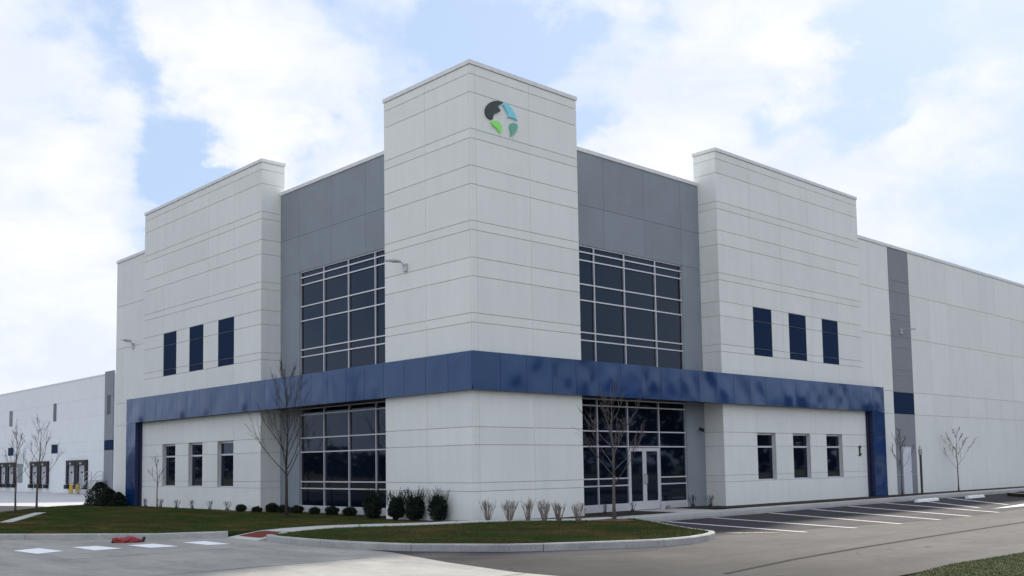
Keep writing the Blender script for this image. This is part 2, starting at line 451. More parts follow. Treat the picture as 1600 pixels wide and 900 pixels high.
# far ground: one sheet to the horizon
mb = MB()
xs = [-1500, -400, -120, -60, -30, -12, -4, 4, 12, 22, 40, 80, 400, 1500]
ys = [-1500, -400, -120, -60, -30, -10, 10, 26, 34, 42, 50, 58, 66, 74, 100, 160, 400, 1500]
mb.add([(x, y, road_z(x, y) - 0.05) for y in ys for x in xs],
       [(j * len(xs) + i, j * len(xs) + i + 1, (j + 1) * len(xs) + i + 1, (j + 1) * len(xs) + i) for j in range(len(ys) - 1) for i in range(len(xs) - 1)])
tag(mb.build('ground', 'field', None, (0, 0, 0), recalc=False), kind='structure')

# asphalt lot in front and to the right, concrete carriageway to the left
LOT = [(-6.95, -15.3), (-7.25, -9.2), (-6.9, -7.0), (-6.25, -4.4), (-6.15, -1.9), (-6.2, 2.5), (0, 3), (5, -1.9), (90, -1.6), (90, -13.0), (30, -13.9), (5, -14.3), (-2.0, -14.2), (-4.2, -14.2)]
lot = tag(sheet('parking_lot', 'asphalt', LOT, road_z, 0.0), kind='structure')
CONC = [(-60, -60), (-7.4, -60), (-6.95, -15.3), (-7.25, -9.2), (-6.9, -7.0), (-6.25, -4.4), (-6.10, -1.9), (-6.10, 3.0), (-9, 7.5), (-11.6, 9.0), (-16, 9.0), (-60, 10)]
road = tag(sheet('concrete_road', 'concrete', CONC, road_z, 0.004), kind='structure')
lot2 = tag(sheet('far_road', 'asphalt', [(-7.4, -60), (60, -60), (90, -19), (30, -18.4), (5, -18.2), (-7.0, -16.8)], road_z, 0.0), kind='structure')
STALL = [(2.2, -6.0), (4.6, -2.30), (12.0, -2.15), (18, -1.9), (28, -1.7), (60, -1.7), (60, -6.1), (30, -6.9), (16.2, -8.3), (10.9, -8.45), (4.2, -7.4)]
tag(sheet('sealed_stalls', 'asphalt_dark', STALL, road_z, 0.004), kind='structure')
SHADE_WEDGE = [(-6.10, -2.1), (-5.75, -4.5), (-5.2, -5.3), (-4.4, -6.3), (-3.2, -7.3), (-1.6, -8.1), (-2.6, -8.4), (-4.4, -7.9), (-6.1, -6.6), (-6.6, -5.9), (-6.15, -4.4)]
tag(sheet('tower_shade_sheet', 'asphalt_dark', SHADE_WEDGE, road_z, 0.002), kind='structure')  # dark sheet paints the tower's shade onto the asphalt along the kerb
DRIVE = [(-11.6, 9.0), (-40, 9.5), (-40, 160), (-1.0, 160), (-1.0, 60), (-0.8, 34), (-1.5, 29.5), (-4.5, 25.2), (-7.4, 21.2), (-9.6, 16.9), (-11.2, 13)]
tag(sheet('driveway', 'asphalt_dark', DRIVE, road_z, 0.0, step=4.0), kind='structure')
YARD = [(-1.5, 29.0), (-0.8, 34), (-1.0, 60), (-1.0, 160), (22.2, 160), (22.2, 26), (0.2, 26)]
tag(sheet('dock_yard', 'yard', YARD, road_z, 0.005, step=4.0), kind='structure')

# lawn: one sheet with a low swell, the bed strips and the paths lie on it
KERB_LEFT = [(-6.22, 2.92), (-7.05, 3.32), (-7.92, 3.75), (-8.8, 4.93), (-9.75, 6.05), (-10.65, 7.25), (-11.55, 9.2), (-11.75, 11.0), (-11.1, 13.2)]
KERB_ISLE = [(-6.22, 0.95), (-6.43, 0.25), (-6.45, -1.1), (-6.34, -2.52), (-6.07, -3.73), (-5.82, -4.48), (-5.35, -5.2), (-4.58, -6.23), (-4.02, -6.7),
             (-2.75, -7.42), (-1.85, -7.88), (-1.2, -8.0), (-0.5, -8.0), (0.25, -7.85), (0.85, -7.62), (1.28, -7.32), (1.52, -6.95), (1.75, -6.45), (2.5, -5.3), (3.5, -3.9), (4.45, -2.4)]
def inset(pts, d):
    o = []
    for i, p in enumerate(pts):
        a = Vector(pts[max(0, i - 1)]); b = Vector(pts[min(len(pts) - 1, i + 1)]); t = (b - a).normalized()
        o.append((p[0] - t.y * d, p[1] + t.x * d))
    return o
LAWN = [(-6.14, 2.98), (-5.46, 2.62), (-5.40, 0.95), (-6.14, 0.95)] + inset(KERB_ISLE, .08)[1:] + [(4.9, -1.2), (4.9, 1.2), (1.2, 1.2), (1.2, 30.5), (-1.2, 29.2), (-4.3, 25.4), (-7.2, 21.3), (-9.4, 17.0)] + inset(KERB_LEFT, -.08)[::-1][:-1]
lawn = tag(sheet('lawn', 'soil', LAWN, lawn_z, 0.0, step=0.8, skirt=0.35), kind='structure')
CORNER = [(-4.25, -14.55), (-2.0, -14.32), (0, -14.42), (5, -14.5), (30, -14.1), (30, -18.2), (5, -18.0), (-4.6, -16.6), (-5.2, -15.4)]
verge = tag(sheet('verge', 'soil', CORNER, lambda x, y: -0.24, 0.0, skirt=0.2), kind='structure')
BED = [(5.0, -1.05), (8.1, -1.05), (8.1, 1.2), (5.0, 1.2)]
tag(sheet('door_bed', 'mulch', BED, lambda x, y: -0.135), kind='structure')
BED2 = [(10.4, 1.2), (10.4, -0.55), (12.5, -0.95), (18, -1.1), (25, -0.9), (28, -0.75), (60, -0.75), (60, 0.4), (12.9, 0.4), (12.9, 1.2)]
tag(sheet('wall_bed', 'mulch', BED2, lambda x, y: -0.13), kind='structure')
tag(sheet('tower_bed', 'mulch', [(-0.55, 5.6), (-0.62, -0.15), (-0.2, -0.62), (1.6, -0.72), (5.0, -0.95), (5.0, 0.2), (0.3, 0.2), (0.3, 5.6)], lawn_z, 0.012, step=0.6), kind='structure')

# pavements: slabs with open joints, every slab a child of its pavement
def strip(name, mk, left, right, zf, off, thick, parent, jitter=0.0):
    """slabs between two polylines of the same length"""
    for i in range(len(left) - 1):
        a, b, c, d = Vector(left[i]), Vector(right[i]), Vector(right[i + 1]), Vector(left[i + 1])
        gp = 0.012; u = (d - a).normalized() * gp; w = (c - b).normalized() * gp
        q = [a + u, b + w, c - w, d - u]
        mb_ = MB(); dz = random.Random(i).uniform(-jitter, jitter)
        top = [(p.x, p.y, zf(p.x, p.y) + off + dz) for p in q]
        bot = [(p[0], p[1], p[2] - thick) for p in top]
        mb_.add(top + bot, [(0, 1, 2, 3), (7, 6, 5, 4), (0, 4, 5, 1), (1, 5, 6, 2), (2, 6, 7, 3), (3, 7, 4, 0)])
        mb_.build(name, mk, parent)
def interp(tab, x):
    for (x0, y0), (x1, y1) in zip(tab, tab[1:]):
        if x <= x1: return y0 + (y1 - y0) * (x - x0) / (x1 - x0)
    return tab[-1][1]
walk = tag(empty('sidewalk', (4.6, -1.7, -0.15)), kind='structure')
inner = [(4.4, -1.05), (12, -1.05), (18, -1.15), (24, -1.0), (28, -0.75), (60, -0.75)]
outer = [(4.4, -2.28), (12, -2.10), (17, -1.85), (24, -1.68), (60, -1.62)]
xs = [4.5 + 1.5 * i for i in range(31)]
strip('paving_slab', 'walk', [(x, interp(inner, x)) for x in xs], [(x, interp(outer, x)) for x in xs], lambda x, y: -0.15, 0.004, 0.12, walk, 0.002)
strip('paving_slab', 'walk', [(8.1, 1.0), (8.1, -0.03), (8.1, -1.04)], [(10.4, 1.0), (10.4, -0.03), (10.4, -1.04)], lambda x, y: -0.15, 0.006, 0.12, walk, 0.001)
path = tag(empty('footpath', (-5.2, 1.8, -0.15)), kind='structure')
def offs(pts, d):
    o = []
    for i, p in enumerate(pts):
        a = Vector(pts[max(0, i - 1)]); b = Vector(pts[min(len(pts) - 1, i + 1)]); t = (b - a).normalized()
        o.append((p[0] - t.y * d, p[1] + t.x * d))
    return o
ctr = [(-5.45, 1.75), (-4.6, 2.05), (-3.6, 2.12), (-2.75, 1.8), (-2.1, 1.1), (-1.62, 0.25), (-1.1, -0.45), (-0.35, -0.98), (0.6, -1.22), (1.9, -1.38), (3.2, -1.55), (4.45, -1.68)]
strip('paving_slab', 'walk', offs(ctr, 0.58), offs(ctr, -0.58), lawn_z, 0.02, 0.10, path, 0.0)
# curb ramp with the red tactile plate
mb = MB(); mb.add([(-5.5, 1.1, -0.125), (-5.5, 2.4, -0.125), (-6.35, 2.75, -0.285), (-6.42, 1.05, -0.285), (-5.5, 1.1, -0.3), (-5.5, 2.4, -0.3), (-6.35, 2.75, -0.36), (-6.42, 1.05, -0.36)],
                  [(0, 1, 2, 3), (0, 4, 5, 1), (1, 5, 6, 2), (2, 6, 7, 3), (3, 7, 4, 0)])
mb.build('ramp', 'walk', path)
mb = MB(); mb.add([(-5.55, 1.3, -0.128), (-5.55, 2.3, -0.128), (-6.15, 2.5, -0.240), (-6.19, 1.25, -0.247)], [(0, 1, 2, 3)])
tac = mb.build('tactile_plate', 'tactile', path)
sp = tag(empty('side_path', (-7, 17.7, -0.15)), kind='structure')
strip('paving_slab', 'walk', [(-8.85 + .48 * i, 13.65 + .98 * i) for i in range(8)], [(-8.48 + .48 * i, 13.46 + .98 * i) for i in range(8)], lawn_z, 0.02, 0.1, sp)

def kerb(name, pts, w, zb, zt, length, inward):
    root = tag(empty(name, (pts[0][0], pts[0][1], zb)), kind='structure')
    P = [Vector(p) for p in pts]
    # resample finely then cut into stones
    fine = [P[0]]
    for a, b in zip(P, P[1:]):
        n = max(1, int((b - a).length / 0.3))
        for k in range(1, n + 1): fine.append(a.lerp(b, k / n))
    fine2 = fine
    acc = 0; chunks = [[fine2[0]]]
    for a, b in zip(fine2, fine2[1:]):
        acc += (b - a).length; chunks[-1].append(b)
        if acc >= length: chunks.append([b]); acc = 0
    for ch in chunks:
        if len(ch) < 2: continue
        ch = list(ch)
        ch[0] = ch[0] + (ch[1] - ch[0]).normalized() * 0.008; ch[-1] = ch[-1] - (ch[-1] - ch[-2]).normalized() * 0.008
        vs = []; fs = []
        for i, p in enumerate(ch):
            t = (ch[min(i + 1, len(ch) - 1)] - ch[max(0, i - 1)]).normalized()
            nrm = Vector((-t.y, t.x)) * inward
            q = p + nrm * w; c = p + nrm * 0.02
            vs += [(p.x, p.y, zb), (p.x + nrm.x * .008, p.y + nrm.y * .008, zt - 0.025), (c.x + nrm.x * .015, c.y + nrm.y * .015, zt), (q.x, q.y, zt), (q.x, q.y, zb)]
        for i in range(len(ch) - 1):
            for k in range(4): fs.append((i * 5 + k, i * 5 + k + 1, (i + 1) * 5 + k + 1, (i + 1) * 5 + k))
        fs += [(0, 1, 2, 3, 4), tuple((len(ch) - 1) * 5 + k for k in (4, 3, 2, 1, 0))]
        b_ = MB(); b_.add(vs, fs); b_.build('kerb_stone', 'kerb', root)
    return root
kerb('kerb', KERB_ISLE, 0.16, -0.34, -0.140, 2.6, 1)
kerb('kerb', KERB_LEFT, 0.16, -0.34, -0.140, 2.6, -1)
kerb('kerb', [(x, interp(outer, x) - 0.005) for x in np.arange(4.5, 50, 1.5)], 0.15, -0.36, -0.139, 3.0, 1)
# end of a planted island in the lot, at the right edge
isl = [(29.6, -4.5), (31.2, -3.1), (33.4, -2.75), (38, -2.75), (38, -5.6), (31.0, -5.6), (29.7, -5.1)]
tag(sheet('lot_island', 'mulch', isl, lambda x, y: -0.14, 0, skirt=0.2), kind='structure')
kerb('kerb', isl + [isl[0]], 0.14, -0.34, -0.13, 2.4, -1)

# painted lines and flat patches on the lot
def quad(name, mk, pts, off, parent):
    mb_ = MB(); mb_.add([(x, y, road_z(x, y) + off) for x, y in pts], [(0, 1, 2, 3)])
    o = mb_.build(name, mk, parent, recalc=False)
    if o.data.polygons[0].normal.z < 0: o.data.flip_normals()
    return o
LINES = [((5.75, -2.45), (4.04, -8.16)), ((8.3, -2.3), (6.18, -8.39)), ((11.9, -2.2), (8.48, -8.54)), ((14.95, -2.1), (10.95, -8.58)),
         ((17.95, -2.0), (13.25, -8.55)), ((21.2, -1.9), (15.96, -8.39)), ((24.4, -1.8), (18.9, -6.6)), ((27.6, -1.8), (21.9, -6.5))]
for a, b in LINES:
    a, b = Vector(a), Vector(b); n = (b - a).normalized(); n = Vector((-n.y, n.x)) * 0.085
    quad('parking_line', 'paint', [a + n, a - n, b - n, b + n], 0.009, lot)
quad('white_patch', 'bright', [(18.4, -7.25), (22.7, -6.75), (30.5, -6.6), (30.0, -8.0), (17.9, -8.35)][0:4], 0.009, lot)  # plain white quad lying on the asphalt
sheet('cement_spill', 'stain', [(2.55, -6.65), (2.95, -6.75), (3.3, -7.15), (3.5, -7.75), (3.25, -7.75), (2.95, -7.3), (2.6, -7.1)], road_z, 0.009, parent=lot)
seam = [(-8.0, -12.4), (-5.2, -12.0), (-2.5, -11.6), (0.5, -11.35), (5, -11.1), (10, -10.9), (20, -10.6)]
for a, b in zip(seam, seam[1:]):
    quad('tar_seam', 'seam', [(a[0], a[1] + .05), (a[0], a[1] - .05), (b[0], b[1] - .05), (b[0], b[1] + .05)], 0.006, lot) if a[0] > -6 else None
k = 0.9734
def sc(p): return (CAM_POS[0] + (p[0] - CAM_POS[0]) * k, CAM_POS[1] + (p[1] - CAM_POS[1]) * k)
BARS = [((-11.39, 3.69), (-10.72, 3.98), (-10.61, 2.56), (-11.31, 2.25)), ((-10.06, 3.59), (-9.49, 3.47), (-9.39, 2.13), (-10.06, 2.13)),
        ((-8.9, 3.02), (-8.25, 2.98), (-8.2, 1.64), (-8.87, 1.76)), ((-7.58, 2.77), (-7.0, 2.7), (-7.04, 1.24), (-7.55, 1.42)),
        ((-12.85, 4.1), (-12.2, 4.3), (-12.0, 2.95), (-12.65, 2.7)), ((-14.2, 4.5), (-13.55, 4.7), (-13.35, 3.35), (-14.0, 3.1))]
for br in BARS: quad('crosswalk_bar', 'bright', [sc(p) for p in br], 0.009, road)
# sawn joints of the concrete road
for y0 in (-9.5, -5.0, -0.6):
    quad('saw_joint', 'seam', [(-45, y0 + .012 + 1.5), (-45, y0 - .012 + 1.5), (-7.3, y0 - .012), (-7.3, y0 + .012)], 0.007, road)

# ================================================================== building
random.seed(4)
B = empty('warehouse_building', (0, 0, -0.15), 'white concrete warehouse with a square corner tower, grey recesses and a long blue metal band', 'building')
GAP = 0.021
ZJ = [0.767, 1.015, 2.117, 2.644, 4.27, 5.705, 5.984, 7.078, 7.633, 8.456, 8.731, 9.834, 10.393, 11.224, 11.508, 12.621, 13.183, 13.47]
ZR = [-0.40] + ZJ
def side(s):
    """coordinates along the facade u, depth d behind the tower face -> x, y"""
    if s == 'R': return lambda u0, u1, d0, d1: (u0, u1, d0, d1)
    return lambda u0, u1, d0, d1: (d0, d1, u0, u1)
def pnl(name, mk, par, s, u0, u1, d0, d1, z0, z1, gap=GAP):
    gu = gap * 0.42 if gap > 0.02 else gap
    a = side(s)(u0 + gu / 2, u1 - gu / 2, d0, d1)
    o = slab(name, mk, par, *a, z0 + gap / 2, z1 - gap / 2)
    if name == 'pane':        # glazing never sits perfectly true
        t = random.gauss(0, .0035), random.gauss(0, .0035)
        o.rotation_euler = (t[0], 0, t[1]) if s == 'R' else (0, t[0], t[1])
    return o
def grid(par, s, cols, rows, d, mk='white', holes=(), thick=0.05, name='wall_panel'):
    """panel cells; holes are (u0, u1, z0, z1) on row lines"""
    for z0, z1 in zip(rows, rows[1:]):
        for u0, u1 in zip(cols, cols[1:]):
            cuts = [(a, b) for (a, b, h0, h1) in holes if h0 - .02 <= z0 and z1 <= h1 + .02 and a < u1 - .01 and b > u0 + .01]
            segs = [(u0, u1)]
            for a, b in cuts:
                n = []
                for p, q in segs:
                    if a > p + .03: n.append((p, min(a, q)))
                    if b < q - .03: n.append((max(b, p), q))
                    if a >= q or b <= p: n.append((p, q)) if (p, q) not in n else None
                segs = n
            for p, q in segs:
                nm = 'edge_strip' if q - p < 0.35 else name
                pnl(nm, mk, par, s, p, q, d, d + thick, z0, z1, 0.010 if mk == 'grey' else GAP)
def mbox(mb_, s, u0, u1, d0, d1, z0, z1): mb_.box(*side(s)(u0, u1, d0, d1), z0, z1)

TW = {'R': 4.676, 'L': 4.281}; WC = {'R': 12.66, 'L': 12.42}; WE = {'R': 23.80, 'L': 23.29}
REC = 0.95; WD = 0.10; MD = 0.15
# corner tower
mb = MB(); mb.box(0.023, TW['R'] - .03, 0.023, TW['L'] - .03, -0.4, 13.46)
tower = mb.build('tower', 'white_core', B)
grid(tower, 'R', [0.0, 0.22, 2.48, TW['R']], ZR, 0.0)
grid(tower, 'L', [0.052, 2.14, TW['L']], ZR, 0.0)
for z0, z1 in zip(ZR, ZR[1:]):       # returns into the recesses
    pnl('return_panel', 'white', tower, 'R', TW['R'] - .05, TW['R'], 0.053, 1.0, z0, z1)
    pnl('return_panel', 'white', tower, 'L', TW['L'] - .05, TW['L'], 0.053, 1.0, z0, z1)
mb = MB(); mb.box(-0.03, TW['R'] + .03, -0.03, TW['L'] + .03, 13.475, 13.60); mb.build('parapet_cap', 'cap', B)

WIN = {'R': [(14.92, 16.26), (17.56, 18.92), (20.25, 21.62)], 'L': [(14.58, 15.93), (17.25, 18.55), (19.82, 21.12)]}
COLS = {'R': [WC['R'], 14.92, 17.13, 19.40, 21.62, WE['R']], 'L': [WC['L'], 14.58, 16.85, 19.02, 21.15, WE['L']]}
MULL = {'R': [4.70, 6.52, 8.13, 9.90, 11.50], 'L': [4.60, 6.18, 7.81, 9.41, 11.02]}
GREYC = {'R': [TW['R'], 7.05, 9.29, 11.50, WC['R']], 'L': [TW['L'], 6.67, 8.83, 11.02, WC['L']]}
WT = 1.12
for s in 'RL':
    # wing: core with openings for the three ground-floor windows
    mb = MB(); u0, u1 = WC[s] + .023, WE[s] - .02
    mbox(mb, s, u0, u1, 0.42, WT, -0.4, 13.46)
    mbox(mb, s, u0, u1, WD + .023, 0.42, 2.644, 13.46); mbox(mb, s, u0, u1, WD + .023, 0.42, -0.4, 0.767)
    e = [u0] + [v for w in WIN[s] for v in w] + [u1]
    for a, b in zip(e[0::2], e[1::2]): mbox(mb, s, a, b, WD + .023, 0.42, 0.767, 2.644)
    wing = mb.build('wing', 'white_core', B)
    low = [(a, b, 0.767, 2.644) for a, b in WIN[s]]; up = [(a, b, 5.705, 7.633) for a, b in WIN[s]]
    grid(wing, s, COLS[s], ZR, WD, 'white', low + up)
    for a, b in WIN[s]:
        for z0, z1 in zip([5.705, 5.984, 7.078], [5.984, 7.078, 7.633]): pnl('blue_panel', 'blue', wing, s, a, b, WD + .004, WD + .05, z0, z1, 0.016)
    for z0, z1 in zip(ZR, ZR[1:]):
        pnl('edge_strip', 'white', wing, s, WC[s], WC[s] + .05, WD + .052, 0.335, z0, z1)
        pnl('return_panel', 'white', wing, s, WC[s], WC[s] + .05, 0.335, WT, z0, z1)
    mb = MB(); mbox(mb, s, WC[s] - .03, WE[s] + .03, WD - .03, WT + .03, 13.475, 13.60); mb.build('parapet_cap', 'cap', B)
    # ground-floor windows
    for a, b in WIN[s]:
        f = MB(); d0, d1 = WD + .13, WD + .20; w = 0.055
        mbox(f, s, a + .002, a + w, d0, d1, .772, 2.64); mbox(f, s, b - w, b - .002, d0, d1, .772, 2.64)
        mbox(f, s, a + w, b - w, d0, d1, 2.64 - .075, 2.64); mbox(f, s, a + w, b - w, d0, d1, .772, .772 + w); mbox(f, s, a + w, b - w, d0 - .004, d1, 2.06, 2.13)
        wdw = f.build('window', 'alu', B)
        pnl('pane', 'glass', wdw, s, a + w, b - w, d0 + .03, d0 + .05, .772 + w, 2.06, -0.006)
        pnl('pane', 'glass', wdw, s, a + w, b - w, d0 + .03, d0 + .05, 2.13, 2.565, -0.006)
        si = MB(); mbox(si, s, a + .004, b - .004, WD + .012, WD + .129, .755, .790); si.build('sill', 'alu', wdw)
    # grey recessed wall above and beside the curtain wall
    mb = MB(); mbox(mb, s, TW[s] - .03, WC[s] + .05, 1.16, 1.6, -0.4, 12.24); mbox(mb, s, TW[s], MULL[s][4] + .01, 0.99, 1.16, 9.0, 12.24); mbox(mb, s, MULL[s][4] + .02, WC[s] + .03, 0.99, 1.16, -.4, 12.24)
    gw = mb.build('recessed_wall', 'dark', B)
    grid(gw, s, GREYC[s], [8.985, 10.385, 12.25], REC, 'grey', thick=0.06, name='grey_panel')
    grid(gw, s, [MULL[s][4], WC[s]], [-0.4, 3.70, 8.985], REC, 'grey', thick=0.06, name='grey_panel')
    mb = MB(); mbox(mb, s, TW[s] + .035, WC[s] - .035, REC - .03, 1.75, 12.255, 12.385); mb.build('parapet_cap', 'cap', B)
    # curtain walls, below and above the blue band
    door = (MULL[s][2], MULL[s][3]) if s == 'R' else None
    for zs, nm in (([0.09, 0.753, 1.0, 2.105, 2.632, 3.50, 3.73], 'low'), ([4.82, 5.71, 5.98, 7.085, 7.64, 8.47, 8.755, 8.97], 'high')):
        f = MB(); w = 0.022
        for i, u in enumerate(MULL[s]):
            zb = zs[0] if not (door and nm == 'low' and i in (2, 3)) else -0.15
            mbox(f, s, u - w, u + w, 0.985, 1.11, zb, zs[-1])
        for j, z in enumerate(zs):
            for i, (u0, u1) in enumerate(zip(MULL[s], MULL[s][1:])):
                if door and nm == 'low' and i == 2 and z < 2.0: continue
                h = 0.022 if z not in (zs[0],) else 0.035
                mbox(f, s, u0 + w, u1 - w, 0.989, 1.106, z - h, z + h)
        if nm == 'low':          # pale kick plate under the glass
            for i, (u0, u1) in enumerate(zip(MULL[s], MULL[s][1:])):
                if door and i == 2: continue
                mbox(f, s, u0 - (.02 if i == 0 else w), u1 + (w if i in (1, 3) else -w), 0.975, 1.10, -0.2, zs[0] - .036)
        cw = f.build('curtain_wall', 'alu', B)
        for j, (z0, z1) in enumerate(zip(zs, zs[1:])):
            for i, (u0, u1) in enumerate(zip(MULL[s], MULL[s][1:])):
                if door and nm == 'low' and i == 2 and z1 < 2.2: continue
                pnl('pane', 'glass', cw, s, u0 + w, u1 - w, 1.045, 1.07, z0 + .022, z1 - .022, -0.01)
    # soffit over the recess behind the blue band
    mb = MB(); mbox(mb, s, TW[s] + .002, WC[s] - .002, 0.002, 0.984, 3.775, 4.78); mb.build('soffit', 'navy', B)
# entrance: two glazed leaves
for (a, b, hs) in ((8.16, 9.012, 1), (9.018, 9.87, -1)):
    f = MB(); y0, y1 = 0.995, 1.05; st = 0.105
    f.box(a, a + st, y0, y1, -0.13, 2.06); f.box(b - st, b, y0, y1, -0.13, 2.06); f.box(a + st, b - st, y0 + .003, y1, 1.94, 2.06); f.box(a + st, b - st, y0 + .003, y1, -0.13, 0.17)
    dr = f.build('entrance_door', 'alu', B)
    slab('pane', 'glass', dr, a + st - .004, b - st + .004, 1.02, 1.04, 0.166, 1.944)
    hx = b - 0.06 if hs == 1 else a + 0.06
    h = MB(); h.tube([(hx, 0.99, 0.78), (hx, 0.93, 0.80), (hx, 0.93, 1.10), (hx, 0.99, 1.12)], 0.016, 6); h.build('handle', 'steel', dr)

# blue band: flat sheet panels with oil-canning, on a box
def band_panel(name, par, s, u0, u1, z0, z1, d, rng, nu=8, nv=8):
    a0, c0 = rng.uniform(-.016, .022), rng.uniform(-.020, .020); ph = rng.uniform(0, 6.28); cu, cv = rng.uniform(.3, .7), rng.uniform(.25, .65)
    vs = []
    gp = 0.006
    for j in range(nv + 1):
        for i in range(nu + 1):
            t, v = i / nu, j / nv
            e = math.sin(math.pi * t) * math.sin(math.pi * v)
            bl = a0 * e + c0 * e * math.cos(5 * (t - cu) + ph) * math.cos(4 * (v - cv))
            u = u0 + gp + (u1 - u0 - 2 * gp) * t; z = z0 + gp + (z1 - z0 - 2 * gp) * v
            vs.append((u, d - bl, z) if s == 'R' else (d - bl, u, z))
    fs = [(j * (nu + 1) + i, j * (nu + 1) + i + 1, (j + 1) * (nu + 1) + i + 1, (j + 1) * (nu + 1) + i) for j in range(nv) for i in range(nu)]
    if s == 'L': fs = [f[::-1] for f in fs]
    n = len(vs); dd = 0.028; nf = len(fs)          # folded edges
    ring = [i for i in range(nu + 1)] + [(j + 1) * (nu + 1) - 1 for j in range(1, nv + 1)] + [nv * (nu + 1) + i for i in range(nu - 1, -1, -1)] + [j * (nu + 1) for j in range(nv - 1, 0, -1)]
    back = [vs[i] for i in ring] + [(vs[i][0], vs[i][1] + dd, vs[i][2]) if s == 'R' else (vs[i][0] + dd, vs[i][1], vs[i][2]) for i in ring]
    m_ = len(ring)
    for q in range(m_):
        f = (n + q, n + m_ + q, n + m_ + (q + 1) % m_, n + (q + 1) % m_)
        fs.append(f if s == 'R' else f[::-1])
    b_ = MB(); b_.add(vs + back, fs)
    return b_.build(name, 'band', par, smooth=True, recalc=False)
rng = random.Random(11)
BZ0, BZ1, BD = 3.705, 4.845, -0.20
PE = {'R': 25.07, 'L': 24.43}
mb = MB(); mb.box(-0.172, PE['R'] - .01, -0.172, 0.0 - .002, BZ0 + .012, BZ1 - .008); mb.box(-0.172, -.002, -.002, PE['L'] - .01, BZ0 + .012, BZ1 - .008)
mb.box(WC['R'] + .05, PE['R'] - .01, -.002, 0.148, BZ0 + .012, BZ1 - .008); mb.box(-.002, 0.148, WC['L'] + .05, PE['L'] - .01, BZ0 + .012, BZ1 - .008)
band = mb.build('fascia', 'navy', B)
for s in 'RL':
    n = 23; st0 = -0.20 if s == 'R' else -0.17
    for i in range(n):
        u0 = st0 + (PE[s] - st0) * i / n; u1 = st0 + (PE[s] - st0) * (i + 1) / n
        band_panel('fascia_panel', band, s, u0, u1, BZ0, BZ1, BD, rng)
    # end column
    c0 = {'R': 23.91, 'L': 23.38}[s]
    mb = MB(); mbox(mb, s, c0 + .004, PE[s] - .004, BD + .03, 0.148, -0.4, BZ0 - .002)
    mbox(mb, s, c0 - .10, c0 + .004, 0.0, WD + .02, -0.4, BZ0 - .002)
    colm = mb.build('fascia_column', 'navy', B)
    for z0, z1 in zip([-0.4, 0.35, 1.44, 2.55], [0.35, 1.44, 2.55, BZ0]): band_panel('fascia_panel', colm, s, c0, PE[s], z0, z1, BD, rng)

# long main walls
mb = MB(); mb.box(WE['R'] - .03, 70, MD + .023, 3.0, -0.4, 11.70)
sw = mb.build('side_wall', 'white_core', B)
c = [WE['R'] + .0, 24.72, 26.76, 28.92] + [28.92 + 2.17 * i for i in range(1, 20)]
rows = [-0.4, 3.68, 4.76, 7.40, 9.58, 11.71]
grid(sw, 'R', [WE['R'], 24.72, 26.76], rows, MD, name='precast_panel')
grid(sw, 'R', c[3:], rows, MD, name='precast_panel')
zs = [-0.4, 0.79, 2.12, 2.62, 3.40, 3.68, 4.74, 5.52, 5.80, 6.87, 7.40, 8.22, 8.50, 9.58, 10.12, 11.71]
for z0, z1 in zip(zs, zs[1:]):
    if z1 <= 2.13:
        pnl('stripe_panel', 'stripe', sw, 'R', 26.76, 27.46, MD, MD + .05, z0, z1); pnl('stripe_panel', 'stripe', sw, 'R', 28.36, 28.92, MD, MD + .05, z0, z1)
    elif 3.6 < z0 < 4.0: pnl('blue_panel', 'blue', sw, 'R', 26.76, 28.92, MD - .003, MD + .05, z0, z1)
    else: pnl('stripe_panel', 'stripe', sw, 'R', 26.76, 28.92, MD, MD + .05, z0, z1)
f = MB(); f.box(27.47, 28.35, MD + .002, MD + .05, -0.15, 2.10); dr = f.build('service_door', 'doorwhite', B)
h = MB(); h.tube([(28.24, MD - .05, 0.92), (28.24, MD + .01, 0.92)], 0.025, 6); h.build('handle', 'steel', dr)
mb = MB(); mb.box(WE['R'] + .035, 70, MD - .03, 3.0, 11.715, 11.86); mb.build('parapet_cap', 'cap', B)
ML_END = 26.64
mb = MB(); mb.box(MD + .023, 3.0, WE['L'] - .03, ML_END - .02, -0.4, 11.70); sw = mb.build('side_wall', 'white_core', B)
grid(sw, 'L', [WE['L'], 25.72, ML_END], [-0.4, 3.67, 4.75, 7.42, 9.51, 11.71], MD, name='precast_panel')
for z0, z1 in zip([-0.4, 3.67, 7.42], [3.67, 7.42, 11.71]): slab('precast_panel', 'white', sw, MD + .06, 21.9, ML_END - .04, ML_END, z0 + .015, z1 - .015)
mb = MB(); mb.box(MD - .03, 3.0, WE['L'] + .035, ML_END + .03, 11.715, 11.86); mb.build('parapet_cap', 'cap', B)
mb = MB(); mb.box(1.6, 70, 1.6, ML_END - .06, -0.4, 11.68); mb.box(22.4, 70, ML_END - .06, 170, -1.6, 11.55); mb.build('roof', 'roof', B)

